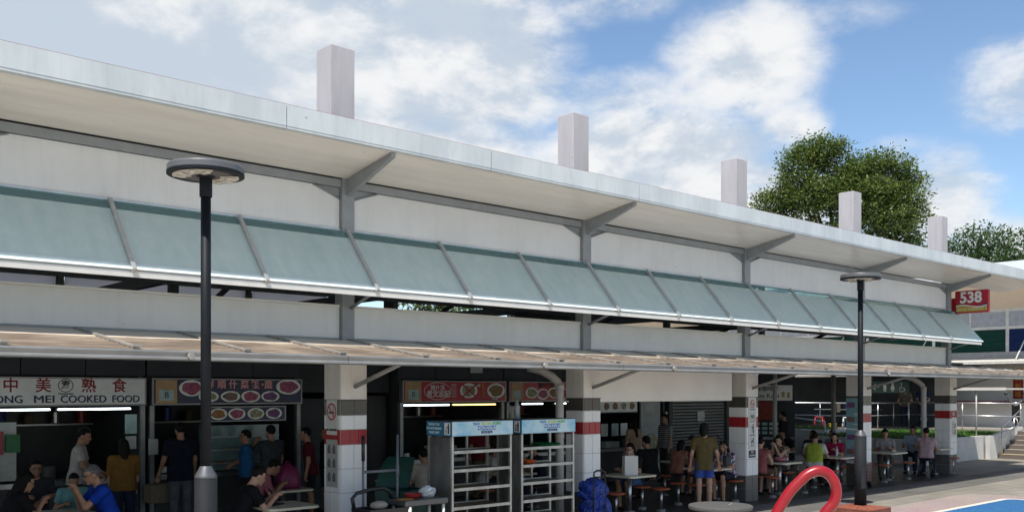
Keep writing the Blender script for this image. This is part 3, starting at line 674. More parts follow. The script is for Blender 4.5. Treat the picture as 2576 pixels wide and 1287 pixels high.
panel('price_tag', 13.74, 13.88, H + .11, H + .17, ink_white, f, YS - .0925, YS - .091); text('$3.50', .05, (13.81, YS - .094, H + .14), FRONT, ink_black, f)
for ch, z in zip('我卖吃腸什', (.15, .08, .01, -.06, -.13)): text(ch, .075, (13.97, YT, H + z), FRONT, ink_gold, f)
dish(14.36, H + .02, .27, .17, F_BRN, f); panel('price_tag', 14.25, 14.40, H - .185, H - .125, ink_white, f, YS - .0935, YS - .0925); text('$4/$5', .05, (14.325, YS - .095, H - .155), FRONT, ink_black, f)
panel('paper_notice', 13.7, 14.05, H + .42, H + .62, mat('paper white', (.55, .56, .53), .8), t, YS + .02, YS + .045)
panel('stacked_tubs', 12.6, 13.2, .9, 1.15, mat('tub white', (.42, .43, .40), .5), t, YS - .1, YS + .3)
# second red stall
t, f = stall(14.74, 17.70, 'food stall with a dark red signboard of five round plates beside the downpipe', redsign, tubes=((15.2, 15.9, tube_on), (16.3, 17.0, tube_on)))
panel('tan_card', 14.84, 15.20, H - .205, H + .205, tan, f, YS - .087, YS - .0845); panel('grade_card', 14.90, 15.13, H - .16, H + .02, cardblue, f, YS - .090, YS - .0875)
for k in range(6): dish(15.48 + .37 * k, H - .03 - .03 * (k % 2), .20, .13, (F_PALE, F_PINK, F_BRN, F_PINK)[k % 4], f)
text('龍興雞飯', .13, (15.95, YT - .002, H + .145), FRONT, ink_black, f, off=.003)
panel('paper_notice', 14.86, 15.16, 1.66, 2.0, mat('paper white', (.55, .56, .53), .8), t, YS - .03, YS - .02)
# stall behind the white header
t, f = stall(17.74, 20.70, 'food stall with small white menu sign of three noodle bowls', signwhite, sign_x1=19.35, sz=(1.80, 2.12))
for k in range(4): dish(18.1 + .33 * k, 1.965, .135, .125, (F_GRN, F_BRN, F_PALE, F_BRN)[k], f)
panel('white_door_panel', 19.55, 20.35, .02, 2.15, mat('door white', (.40, .43, .44), .5), t, YS + .0, YS + .05)
panel('door_sticker', 19.7, 20.1, 1.78, 2.02, mat('paper white', (.55, .56, .53), .8), t, YS - .012, YS - .004)
obj('round_menu_print', MB().lathe([(.22, 0), (.22, .01)], (0, 0, 0), 24), F_PALE, t, loc=(19.95 - t.location.x, -.03, 1.0), rot=(R(90), 0, 0))
for k, x in enumerate((17.95, 18.35, 18.7)): panel('counter_notice', x, x + .26, 1.2, 1.52, (mat('paper white', (.55, .56, .53), .8), cardblue, signwhite)[k], t, YS - .04, YS - .03)
panel('counter_box', 18.1, 18.6, .9, 1.06, mat('tub white', (.42, .43, .40), .5), t, YS - .08, YS + .2)
# shuttered stall
t = thing('shuttered_stall', 'closed stall behind a grey roller shutter with one paper notice', 'food stall', (22.1, YS, 0), group='row of food stalls')
shm = mat('shutter grey', (.17, .18, .185), .4, metal=.3, var=.1, scale=2)
panel('side_wall', 20.74, 20.9, 0, 3.2, stallwall, t, YS, 19.2); panel('side_wall', 23.4, 23.56, 0, 3.2, stallwall, t, YS, 19.2)
panel('upper_panel', 20.9, 23.4, 2.25, 3.2, upper, t, YS + .04, YS + .1)
zz = .02
while zz < 2.2:
    obj('shutter_slat', MB().prism([(20.92, YS + .10, zz), (20.92, YS + .055, zz + .02), (20.92, YS + .055, zz + .065), (20.92, YS + .10, zz + .083)], (2.46, 0, 0)), shm, t); zz += .087
panel('paper_notice', 22.05, 22.38, 1.5, 1.78, mat('paper white', (.55, .56, .53), .8), t, YS + .03, YS + .04)
text('CLOSED', .05, (22.215, YS + .028, 1.68), FRONT, ink_black, t) if False else None
# white header board between the second and third columns
obj('header_board', MB().bbox(COLX[2] + CW + .012, COLX[3] - .34, CY + .12, CY + .20, H - .19, H + .74, .006), mat('header white', (.80, .775, .72), .6, var=.04, scale=1.5, bump=.08, bscale=10), HC)
# coffee stall sign on the block beyond
t = thing('coffee_stall', 'small coffee stall with a white signboard lettered in Chinese and English', 'food stall', (26.2, 16.7, 0))
cw = mat('coffee sign', (.82, .82, .77), .5, var=.05)
rz = R(-62)
def rot_box(name, m_, x0, x1, y0, y1, z0, z1, par): return obj(name, MB().box(x0, x1, y0, y1, z0, z1), m_, par, world=False)
t.rotation_euler.z = rz
rot_box('stall_body', upper, -1.0, .62, .25, .35, 0, 3.1, t); rot_box('counter', stain, -.9, .6, -.3, .2, .85, .92, t); rot_box('counter_front', stallwall, -.9, .6, -.25, -.2, 0, .85, t)
sg = rot_box('signboard', cw, -.60, .56, -.06, .0, 2.06, 2.54, t)
text('林咖啡屋', .175, (-.20, -.064, 2.42), FRONT, ink_black, sg, off=.002, world=False); text('Lim Kopi', .20, (-.20, -.064, 2.20), FRONT, ink_black, sg, off=.002, world=False)
obj('cup_print', MB().box(.24, .33, -.064, -.061, 2.16, 2.34).box(.40, .49, -.064, -.061, 2.14, 2.32), tan, sg, world=False)
rot_box('red_poster', mat('red poster', (.34, .05, .03), .6, var=.3, scale=14), -.55, -.05, -.02, .0, 1.45, 2.03, t)
for k in range(12): rot_box('price_card', (mat('paper white', (.55, .56, .53), .8), cardblue)[k % 2], -.58 + (k % 4) * .22, -.42 + (k % 4) * .22, -.0, .01, 1.0 + (k // 4) * .14, 1.09 + (k // 4) * .14, t)

# ceiling tubes and strip over the far bays
for x0, x1, y, z, lab in ((24.6, 26.6, 15.0, 2.86, 'lit ceiling tube above the far tables beyond the third column'), (21.4, 22.6, 14.9, 2.80, 'lit ceiling tube just behind the third tiled column')):
    t = thing('ceiling_light', lab, 'light', ((x0 + x1) / 2, y, z), group='ceiling tubes')
    panel('light_fitting', x0, x1, z + .02, z + .07, framem, t, y - .05, y + .05)
    obj('tube', MB().tube([(x0 + .03, y, z), (x1 - .03, y, z)], .018, 8), tube_on, t)
    panel('hanger', x0 + .3, x0 + .33, z + .07, 3.22, dark, t, y - .01, y + .01)
# soffit strip beams over the far open bays (deck between columns and stalls)
for k in range(6): obj('cross_beam', MB().box(18.2 + 2.2 * k, 18.3 + 2.2 * k, 12.2, 25, 2.98, 3.14), dark, HC)
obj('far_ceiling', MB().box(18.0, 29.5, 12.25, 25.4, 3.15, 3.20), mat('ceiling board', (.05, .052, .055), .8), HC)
# toilet sign
t = thing('toilet_sign', 'hanging dark green toilet sign with white arrow, figures and wheelchair symbol', 'sign', (26.5, 13.1, 2.30))
def ts(mb, m_, name, p=t): return obj(name, mb, m_, p, world=False)
t.rotation_euler.z = R(-38)
ts(MB().box(-.60, .60, -.02, .02, 0, .33), mat('sign green', (.012, .075, .06), .4), 'sign_face')
ts(MB().box(-.5, -.48, -.01, .01, .33, .85), dark, 'hanger'); ts(MB().box(.48, .5, -.01, .01, .33, .85), dark, 'hanger')
text('←', .26, (-.40, -.022, .17), FRONT, ink_white, t, world=False, name='arrow', off=.006)
for x, dress in ((-.13, 0), (.10, 1)):
    mb = MB(); mb.tube([(x, -.021, .265), (x, -.024, .265)], .026, 12, smooth=False)
    if dress: mb.prism([(x - .03, -.021, .23), (x + .03, -.021, .23), (x + .065, -.021, .10), (x - .065, -.021, .10)], (0, -.003, 0)).box(x - .03, x - .008, -.024, -.021, .04, .10).box(x + .008, x + .03, -.024, -.021, .04, .10)
    else: mb.box(x - .045, x + .045, -.024, -.021, .12, .23).box(x - .04, x - .006, -.024, -.021, .04, .12).box(x + .006, x + .04, -.024, -.021, .04, .12)
    ts(mb, ink_white, 'figure_symbol')
mb = MB(); mb.tube([(.36, -.021, .27), (.36, -.024, .27)], .022, 10, smooth=False)
mb.tube([(.36, -.022, .24), (.36, -.022, .15), (.44, -.022, .14), (.47, -.022, .06)], .012, 6)
mb.tube([(.38 + .075 * math.cos(a), -.022, .11 + .075 * math.sin(a)) for a in [R(100 + 20 * k) for k in range(13)]], .009, 6)
ts(mb, ink_white, 'wheelchair_symbol')

# ------------------------------------------------------------------ tables and stools
ttop = mat('table top', (.60, .56, .43), .35, var=.06, scale=5)
tleg = mat('steel leg', (.50, .50, .50), .28, metal=.9, var=.1)
foot = mat('concrete foot', (.24, .23, .22), .85, var=.15)
seatm = mat('stool seat', (.40, .105, .045), .38, var=.14, scale=5)
def table(x, y, label, w=.78, d=.78, rz=0, z=.745):
    t = thing('dining_table', label, 'table', (x, y, .0075), rz, 'fixed dining tables')
    mb = MB(); n = 6; r = .09; P = []
    for cx, cy, a0 in ((w / 2 - r, d / 2 - r, 0), (-w / 2 + r, d / 2 - r, 90), (-w / 2 + r, -d / 2 + r, 180), (w / 2 - r, -d / 2 + r, 270)):
        P += [(cx + r * math.cos(R(a0 + 90 * k / n)), cy + r * math.sin(R(a0 + 90 * k / n)), z - .035) for k in range(n + 1)]
    mb.prism(P, (0, 0, .035)); obj('table_top', mb, ttop, t, world=False)
    obj('leg', MB().lathe([(.045, .05), (.045, z - .036)], n=16, smooth=True), tleg, t, world=False)
    obj('foot', MB().lathe([(.11, 0), (.10, .05), (.06, .055)], n=16), foot, t, world=False)
    return t
STOOL = None
def stool(x, y, label):
    global STOOL
    if STOOL is None:
        STOOL = thing('stool', label, 'stool', (x, y, .0075), 0, 'fixed round stools beside the dining tables')
        obj('seat', MB().lathe([(.145, .425), (.172, .432), (.178, .448), (.170, .462), (.10, .462), (.04, .458)], n=22, smooth=False), seatm, STOOL, world=False)
        obj('leg', MB().lathe([(.032, .05), (.032, .426)], n=14, smooth=True), tleg, STOOL, world=False)
        obj('foot', MB().lathe([(.085, 0), (.078, .05), (.045, .055)], n=14), foot, STOOL, world=False)
        return STOOL
    c = copy_tree(STOOL); c.location = (x, y, .0075); c['label'] = label; return c
TAB = [(4.0, 13.3, 'table of the grey-haired man', 'fixed cream table where the grey-haired man in blue eats'),
       (6.6, 12.1, 'table of the young man with a phone', 'fixed cream table before the young man looking at a phone'),
       (7.72, 14.15, 'table with the magenta bag', 'fixed cream table carrying the magenta carrier bag'),
       (10.05, 14.0, 'table behind the green bin', 'fixed cream table seen behind the open green bin lid'),
       (12.55, 13.9, 'table behind the tray racks', 'fixed cream table glimpsed through the tray racks'),
       (13.95, 12.06, 'table with the white paper bag', 'fixed cream table carrying the white paper bag'),
       (16.40, 12.05, 'table of the woman in the patterned blouse', 'fixed cream table left of the column, beside the woman in the patterned blouse'),
       (17.6, 13.6, 'table of the girls in pink', 'fixed cream table by the roller shutter where the girls in pink sit'),
       (19.05, 12.0, 'table with the pink bowl', 'fixed cream table carrying a pink bowl on a tray'),
       (22.40, 14.2, 'table below the coffee stall', 'fixed cream table in the second row below the coffee stall sign'),
       (21.60, 12.0, 'table of the man in the lime vest', 'fixed cream table between the man in lime and the woman in crimson'),
       (24.20, 12.0, 'table of the man in the grey shirt', 'fixed cream table before the seated man in a grey shirt'),
       (26.85, 11.95, 'table of the man in the pink shirt', 'fixed cream table by the last column, before the man in pink')]
SK = {0: 'LR', 1: 'LR', 2: 'L', 3: 'R', 4: 'LR', 5: 'LR', 6: 'LR', 7: 'L', 8: 'LR', 9: 'LR', 10: 'LR', 11: 'LR', 12: 'R'}
for i, (x, y, nm, lab) in enumerate(TAB):
    table(x, y, lab)
    for s_, sn in ((-1, 'left'), (1, 'right')):
        if ('L' if s_ < 0 else 'R') not in SK[i]: continue
        for q, qn in ((-.24, 'front'), (.24, 'rear')):
            if i in (0, 2, 3, 4, 7, 9) and q < 0 and i not in (9,): 
                stool(x + s_ * .66, y, 'round orange stool on the %s side of the %s' % (sn, nm)); break
            stool(x + s_ * .66, y + q, 'round orange stool, %s %s of the %s' % (qn, sn, nm))
# ------------------------------------------------------------------ people: signed distance bodies meshed with surface nets
def surface_net(F, org, h):
    nx, ny, nz = F.shape; neg = F < 0
    c = np.zeros((nx - 1, ny - 1, nz - 1), np.int8)
    for i in (0, 1):
        for j in (0, 1):
            for k in (0, 1): c += neg[i:nx - 1 + i, j:ny - 1 + j, k:nz - 1 + k]
    act = (c > 0) & (c < 8)
    ids = -np.ones(act.shape, np.int64); I = np.argwhere(act); ids[act] = np.arange(len(I))
    if len(I) == 0: return np.zeros((0, 3)), np.zeros((0, 4), int)
    acc = np.zeros((len(I), 3)); cnt = np.zeros(len(I))
    corners = [(i, j, k) for i in (0, 1) for j in (0, 1) for k in (0, 1)]
    vals = {q: F[I[:, 0] + q[0], I[:, 1] + q[1], I[:, 2] + q[2]] for q in corners}
    for a in corners:
        for ax in range(3):
            if a[ax] == 1: continue
            b = list(a); b[ax] = 1; b = tuple(b)
            va, vb = vals[a], vals[b]; s = (va < 0) != (vb < 0)
            t = np.where(s, va / np.where(s, va - vb, 1), 0)
            p = np.array(a, float)[None, :].repeat(len(I), 0); p[:, ax] += t
            acc += np.where(s[:, None], p, 0); cnt += s
    V = (I + acc / cnt[:, None]) * h + org
    Q = []
    for ax in range(3):
        u, v = (ax + 1) % 3, (ax + 2) % 3
        sl0 = [slice(1, -1)] * 3; sl0[ax] = slice(0, -1); sl1 = [slice(1, -1)] * 3; sl1[ax] = slice(1, None)
        n0 = neg[tuple(sl0)]; n1 = neg[tuple(sl1)]
        E_ = np.argwhere(n0 != n1)
        if len(E_) == 0: continue
        flip = n0[tuple(E_.T)]
        base = E_.copy(); base[:, u] += 1; base[:, v] += 1
        def cid(du, dv):
            q = base.copy(); q[:, u] -= du; q[:, v] -= dv; return ids[tuple(q.T)]
        quad = np.stack([cid(1, 1), cid(0, 1), cid(0, 0), cid(1, 0)], 1)
        quad[~flip] = quad[~flip][:, ::-1]
        Q.append(quad)
    Q = np.concatenate(Q); Q = Q[(Q >= 0).all(1)]
    return V, Q
class SDF:
    def __init__(s): s.p = []
    def cap(s, a, b, ra, rb, cut=False, flat=None): s.p.append(('c', np.array(a, float), np.array(b, float), ra, rb, cut, flat)); return s
    def ell(s, c, r, rot=None): s.p.append(('e', np.array(c, float), np.array(r, float), rot)); return s
    def mesh(s, h, k=.03, clip=None, name='body', m=None):
        lo = []; hi = []
        for q in s.p:
            if q[0] == 'c': r = max(q[3], q[4]); lo.append(np.minimum(q[1], q[2]) - r); hi.append(np.maximum(q[1], q[2]) + r)
            else: r = max(q[2]); lo.append(q[1] - r); hi.append(q[1] + r)
        lo_ = np.min(lo, 0) - 3 * h; hi_ = np.max(hi, 0) + 3 * h; n = np.ceil((hi_ - lo_) / h).astype(int) + 1
        F = np.full(tuple(n), 1.0, np.float32)
        ax = [lo_[i] + np.arange(n[i]) * h for i in range(3)]
        for q, l, u in zip(s.p, lo, hi):
            i0 = np.maximum(((l - lo_ - k - 2 * h) / h).astype(int), 0); i1 = np.minimum(((u - lo_ + k + 2 * h) / h).astype(int) + 2, n)
            X = ax[0][i0[0]:i1[0], None, None]; Y = ax[1][None, i0[1]:i1[1], None]; Z = ax[2][None, None, i0[2]:i1[2]]
            if q[0] == 'c':
                _, a, b, ra, rb, cut, flat = q; d = b - a; dd = max(d @ d, 1e-9)
                t = ((X - a[0]) * d[0] + (Y - a[1]) * d[1] + (Z - a[2]) * d[2]) / dd; tc = np.clip(t, 0, 1)
                D = np.sqrt((X - a[0] - tc * d[0]) ** 2 + (Y - a[1] - tc * d[1]) ** 2 + (Z - a[2] - tc * d[2]) ** 2) - (ra + tc * (rb - ra))
                if cut: D = np.maximum(D, (t - 1) * math.sqrt(dd))
            else:
                _, c, r, rot = q; P = [X - c[0], Y - c[1], Z - c[2]]
                if rot is not None: P = [rot[0][i] * P[0] + rot[1][i] * P[1] + rot[2][i] * P[2] for i in range(3)]
                k0 = np.sqrt((P[0] / r[0]) ** 2 + (P[1] / r[1]) ** 2 + (P[2] / r[2]) ** 2); k1 = np.sqrt((P[0] / r[0] ** 2) ** 2 + (P[1] / r[1] ** 2) ** 2 + (P[2] / r[2] ** 2) ** 2)
                D = k0 * (k0 - 1) / np.maximum(k1, 1e-6)
            f = F[i0[0]:i1[0], i0[1]:i1[1], i0[2]:i1[2]]
            hh = np.clip(.5 + .5 * (f - D) / k, 0, 1)
            F[i0[0]:i1[0], i0[1]:i1[1], i0[2]:i1[2]] = f * (1 - hh) + D * hh - k * hh * (1 - hh)
        if clip is not None:
            X = ax[0][:, None, None]; Y = ax[1][None, :, None]; Z = ax[2][None, None, :]
            F = clip(F, X, Y, Z)
        F[0] = F[-1] = 1; F[:, 0] = F[:, -1] = 1; F[:, :, 0] = F[:, :, -1] = 1
        V, Q = surface_net(F, lo_, h)
        me = bpy.data.meshes.new(name); me.vertices.add(len(V)); me.vertices.foreach_set('co', V.astype(np.float32).ravel())
        me.loops.add(len(Q) * 4); me.loops.foreach_set('vertex_index', Q.ravel().astype(np.int32))
        me.polygons.add(len(Q)); me.polygons.foreach_set('loop_start', np.arange(len(Q), dtype=np.int32) * 4)
        me.polygons.foreach_set('use_smooth', np.ones(len(Q), bool)); me.update(calc_edges=True); me.validate()
        if m: me.materials.append(m)
        return me
def rotx(a):
    c, s = math.cos(a), math.sin(a); return np.array([[1, 0, 0], [0, c, -s], [0, s, c]])
def rotz_(a):
    c, s = math.cos(a), math.sin(a); return np.array([[c, -s, 0], [s, c, 0], [0, 0, 1]])
def unit(v): return v / max(np.linalg.norm(v), 1e-9)
def ik(S_, T, l1, l2, pole):
    d = T - S_; L_ = np.linalg.norm(d); L2 = min(max(L_, abs(l1 - l2) + .01), l1 + l2 - .004); u = unit(d); T = S_ + u * L2
    a = (l1 * l1 - l2 * l2 + L2 * L2) / (2 * L2); hgt = math.sqrt(max(l1 * l1 - a * a, 0))
    pl = np.array(pole, float); pl = unit(pl - u * (pl @ u)); return S_ + u * a + pl * hgt, T
SKIN = [mat('skin %d' % i, c, .5, var=.06, scale=9, spec=.4) for i, c in enumerate([(.42, .23, .15), (.34, .18, .115), (.26, .135, .085), (.46, .27, .19)])]
HAIRM = {'black': mat('black hair', (.008, .007, .007), .7, var=.3, scale=30, spec=.2), 'grey': mat('grey hair', (.16, .155, .15), .6, var=.3, scale=40), 'white': mat('white hair', (.30, .30, .29), .6, var=.3, scale=40), 'brown': mat('brown hair', (.03, .018, .012), .7, var=.3, scale=30, spec=.2)}
eyem = mat('eye dark', (.01, .008, .006), .25, var=0); lipm = mat('lip', (.25, .09, .075), .5, var=0)
def cloth(c, pattern=None):
    k = 'cloth %.3f %.3f %.3f %s' % (*c, pattern)
    if pattern is None: return mat(k, c, .85, var=.14, scale=9, bump=.9, bscale=11, spec=.15)
    if k in MATS: return MATS[k]
    m = bpy.data.materials.new(k); m.use_nodes = True; MATS[k] = m; N = m.node_tree.nodes; L = m.node_tree.links; p = N['Principled BSDF']; p.inputs['Roughness'].default_value = .85
    tc = N.new('ShaderNodeTexCoord')
    if pattern == 'stripe':
        w = N.new('ShaderNodeTexWave'); w.bands_direction = 'Z'; w.inputs['Scale'].default_value = 6.5; L.new(tc.outputs['Object'], w.inputs['Vector']); src = w.outputs['Fac']; pos = (.45, .55); c2 = (.012, .012, .016)
    else:
        w = N.new('ShaderNodeTexNoise'); w.inputs['Scale'].default_value = 17; w.inputs['Detail'].default_value = 1; L.new(tc.outputs['Object'], w.inputs['Vector']); src = w.outputs['Fac']; pos = (.46, .50); c2 = pattern
    rp = N.new('ShaderNodeValToRGB'); e = rp.color_ramp.elements; e[0].position, e[1].position = pos; e[0].color = tuple(c2) + (1,); e[1].color = tuple(c) + (1,)
    L.new(src, rp.inputs[0]); L.new(rp.outputs[0], p.inputs['Base Color']); return m
PN = 0
def person(x, y, face, label, pose='stand', ht=1.68, shirt=(.5, .5, .5), pat=None, legs=(.03, .04, .07), legtype='trousers', hair='black', hairlen=0, skin=0, lean=0, head=(0, 0),
           lh=None, rh=None, seat=.465, z=0.0075, girth=1.0, sleeve=.55, shoes=(.02, .02, .02), glasses=False, cap=None, feet=None, h=.0155, vest=None, twist=0, name='person', shirtlen=0):
    """face: heading in degrees, 0 = +X, 90 = +Y. local frame: x right, y forward"""
    global PN; PN += 1
    s = ht / 1.70; t = thing(name, label, 'person', (x, y, z), R(face - 90), None)
    sit = pose == 'sit'
    pel = np.array([0, 0, (seat + .095) if sit else .93 * s]); RL = rotz_(R(twist)) @ rotx(-R(lean))
    up = lambda v: pel + RL @ (np.array(v, float) * s)
    waist, chest, neckb = up((0, .005, .14)), up((0, .0, .36)), up((0, -.015, .50))
    RH = RL @ rotz_(R(head[0])) @ rotx(-R(head[1]) + R(lean) * .6)
    hc = neckb + RL @ (np.array((0, .015, .085)) * s) + RH @ (np.array((0, .02, .085)) * s)
    hp = lambda v: hc + RH @ (np.array(v, float) * s)
    sh = [up((sx * .185 * (.5 + .5 * girth), -.005, .455)) for sx in (-1, 1)]
    hip = [pel + np.array((sx * .092 * s, 0, -.01)) for sx in (-1, 1)]
    LA, LF = .285 * s, .25 * s
    B = SDF(); TR = SDF(); SHR = SDF()
    g = girth
    # torso
    for sx in (-1, 1):
        B.cap(up((sx * .085 * g, 0, .37)), up((sx * .065 * g, .005, .13)), .098 * s * g, .088 * s * g)
        B.cap(up((sx * .065 * g, .005, .13)), pel + np.array((sx * .07, 0, 0)) * s, .088 * s * g, .105 * s * g)
        B.cap(up((sx * .04, -.01, .47)), sh[(sx + 1) // 2], .06 * s, .055 * s)
    B.cap(up((0, -.008, .40)), up((0, .0, .10)), .098 * s * g, .094 * s * g)
    B.cap(neckb + RL @ np.array((0, 0, -.04)), hp((0, -.02, -.05)), .06 * s, .052 * s)
    # head
    B.ell(hp((0, -.005, .03)), np.array((.074, .092, .092)) * s, RH.T.T); B.ell(hp((0, .022, -.035)), np.array((.058, .066, .078)) * s, RH)
    B.cap(hp((0, .088, .008)), hp((0, .104, -.022)), .009 * s, .014 * s)
    for sx in (-1, 1): B.ell(hp((sx * .076, -.008, -.008)), np.array((.011, .022, .032)) * s, RH)
    B.ell(hp((0, .082, -.062)), np.array((.024, .012, .010)) * s, RH); B.ell(hp((0, .075, -.10)), np.array((.022, .018, .018)) * s, RH)
    # arms
    tg = []
    for q, sx in ((0, -1), (1, 1)):
        T = (lh, rh)[q]
        if T is None: T = (sx * .25, .10, .75) if not sit else (sx * .16, .34, .255)
        if sit: T = np.array((T[0] * s, T[1] * s, pel[2] + T[2] * s - 0.0)) if (lh if q == 0 else rh) is not None else np.array((T[0] * s, T[1] * s, pel[2] + T[2] * s))
        else: T = np.array(T) * s
        el, wr = ik(sh[q], T, LA, LF, (sx * .5, -.55, -.75)); tg.append((sh[q], el, wr))
        B.cap(sh[q], el, .049 * s * g, .039 * s); B.cap(el, wr, .039 * s, .026 * s)
        d = unit(wr - el); side = unit(np.cross(d, np.array((0, 0, 1.)) if abs(d[2]) < .85 else np.array((0, 1., 0)))); nor = np.cross(side, d)
        if nor[2] > 0: nor = -nor
        pc = wr + d * .045 * s
        B.cap(wr, wr + d * .075 * s - side * .016 * s, .024 * s, .019 * s); B.cap(wr, wr + d * .075 * s + side * .016 * s, .024 * s, .019 * s)
        for f_, ln in ((-.030, .060), (-.010, .072), (.010, .068), (.030, .050)):
            a = wr + d * .082 * s + side * f_ * s; b = a + (d * .6 + nor * .5) * ln * .6 * s; B.cap(a, b, .0105 * s, .0095 * s); B.cap(b, b + (d * .2 + nor * .85) * ln * .5 * s, .0095 * s, .008 * s)
        th = wr + d * .03 * s - side * .024 * s * sx; B.cap(th, th + (d * .55 - side * .5 * sx + nor * .35) * .065 * s, .012 * s, .010 * s)
    # legs
    kn = []
    for q, sx in ((0, -1), (1, 1)):
        if sit:
            k_ = np.array((sx * .13 * s, .40 * s, seat + .075)); an_ = np.array((sx * .12 * s, .36 * s, .085))
            if feet: k_ = k_ + np.array((0, 0, 0)); an_ = an_ + np.array(feet[q]) * s
            dk = an_ - k_
        else:
            an_ = np.array((sx * .105 * s, (feet[q][1] if feet else 0) * s - .01, .085 * s + (feet[q][2] if feet else 0))); k_ = (hip[q] + an_) / 2 + np.array((sx * .005, .02, .02)) * s
        kn.append((hip[q], k_, an_))
        B.cap(hip[q], k_, .083 * s * g, .056 * s); B.cap(k_, k_ * .62 + an_ * .38 + np.array((0, -.012, 0)), .056 * s, .053 * s); B.cap(k_ * .62 + an_ * .38, an_, .053 * s, .036 * s)
        B.cap(an_ + np.array((0, -.025, -.04)) * s, an_ + np.array((sx * .015, .13, -.052)) * s, .035 * s, .027 * s)
    k = .028
    me = B.mesh(h, k, name='body', m=SKIN[skin]); obj('body', me, None, t, world=False)
    # shirt
    inf = .013
    for sx in (-1, 1):
        SHR.cap(up((sx * .085 * g, 0, .37)), up((sx * .068 * g, .005, .13)), .098 * s * g + inf, .092 * s * g + inf * 1.3)
        SHR.cap(up((sx * .068 * g, .005, .13)), pel + RL @ np.array((sx * .072 * g, .0, (-.09 - shirtlen) if not sit else -.02)) * s, .094 * s * g + inf, .110 * s * g + inf * 1.2)
        SHR.cap(up((sx * .035, -.01, .462)), sh[(sx + 1) // 2], .060 * s + inf, .056 * s + inf)
    SHR.cap(up((0, -.008, .40)), up((0, .0, .10)), .098 * s * g + inf, .097 * s * g + inf); SHR.cap(pel + np.array((-.07 * g, 0, .02)) * s, pel + np.array((.07 * g, 0, .02)) * s, .108 * s * g + inf * 1.3, .108 * s * g + inf * 1.3)
    if sleeve > 0:
        for S_, el, wr in tg:
            e1 = S_ + (el - S_) * min(sleeve * 1.25, 1.0) if sleeve < 1 else el
            SHR.cap(S_, e1, .052 * s * g + inf, .048 * s + inf * (1.3 if sleeve < 1 else .6), cut=sleeve < 1)
            if sleeve >= 1: SHR.cap(el, el + (wr - el) * .92, .047 * s, .038 * s, cut=True)
    neck_top = neckb; nu = RL @ np.array((0, 0, 1.))
    def clipn(F, X, Y, Z): return np.maximum(F, (X - neck_top[0]) * nu[0] + (Y - neck_top[1]) * nu[1] + (Z - neck_top[2]) * nu[2] - .035 * s)
    hem = pel[2] - ((.085 + shirtlen) * s if not sit else .045)
    def clips(F, X, Y, Z): return np.maximum(clipn(F, X, Y, Z), hem - Z)
    sh_o = obj('shirt', SHR.mesh(h, k, clips, 'shirt', cloth(shirt, pat)), None, t, world=False)
    if vest:
        VS = SDF(); VS.cap(up((0, -.008, .42)), up((0, .0, .04)), .10 * s * g + inf * 1.5, .10 * s * g + inf * 2)
        for sx in (-1, 1):
            VS.cap(up((sx * .085 * g, 0, .40)), up((sx * .068 * g, .005, .13)), .10 * s * g + inf * 1.6, .095 * s * g + inf * 2); VS.cap(up((sx * .068 * g, .005, .13)), pel + RL @ np.array((sx * .072, 0, .04)) * s, .097 * s * g + inf * 1.6, .108 * s * g + inf * 1.5, cut=True)
        obj('vest', VS.mesh(h, k, clipn, 'vest', cloth(vest)), None, t, world=False)
    # trousers, shorts or skirt
    inf = .014
    TR.cap(pel + np.array((-.07, 0, .02)) * s, pel + np.array((.07, 0, .02)) * s, .102 * s * g + inf * .6, .102 * s * g + inf * .6)
    for q, (hp_, k_, an_) in enumerate(kn):
        TR.cap(hp_, k_ if legtype != 'short' else hp_ + (k_ - hp_) * .72, .086 * s * g + inf, (.060 if legtype != 'short' else .082) * s + inf * 1.1, cut=legtype in ('shorts', 'short'))
        if legtype == 'trousers': TR.cap(k_, an_, .060 * s + inf, .050 * s + inf * .8, cut=True)
    if legtype == 'skirt': TR.cap((kn[0][0] + kn[1][0]) / 2, (kn[0][1] + kn[1][1]) / 2, .12 * s, .15 * s, cut=True)
    obj({'trousers': 'trousers', 'shorts': 'shorts', 'short': 'shorts', 'skirt': 'skirt'}[legtype], TR.mesh(h, k, None, 'trousers', cloth(legs)), None, t, world=False)
    for q, (hp_, k_, an_) in enumerate(kn):
        F_ = SDF(); sx = (-1, 1)[q]; F_.cap(an_ + np.array((0, -.03, -.045)) * s, an_ + np.array((sx * .015, .14, -.055)) * s, .043 * s, .034 * s); 
        zf = an_[2] - .085 * s
        obj('shoe', F_.mesh(.014, .02, lambda F, X, Y, Z: np.maximum(F, np.maximum((zf - .001) - Z, Z - (an_[2] - .018))), 'shoe', cloth(shoes)), None, t, world=False)
    # hair
    HS = SDF(); HS.ell(hp((0, -.012, .038)), np.array((.086, .104, .098)) * s, RH)
    if hairlen > 0:
        hl = hairlen
        HS.cap(hp((0, -.055, -.0)), hp((0, -.075, -.08 - .14 * hl)) if hl < 1 else hp((0, -.07, -.10)) , .075 * s, .062 * s)
        for sx in (-1, 1): HS.cap(hp((sx * .06, -.03, .0)), hp((sx * .066, -.035, -.07 - .10 * hl)), .036 * s, .028 * s)
        if hl >= 1: HS.cap(hp((0, -.07, -.10)), neckb + RL @ np.array((0, -.095, -.10 * hl)) * s, .07 * s, .045 * s)
    Ri = RH.T; ce = hp((0, 0, 0))
    bald = hair in ('bald',)
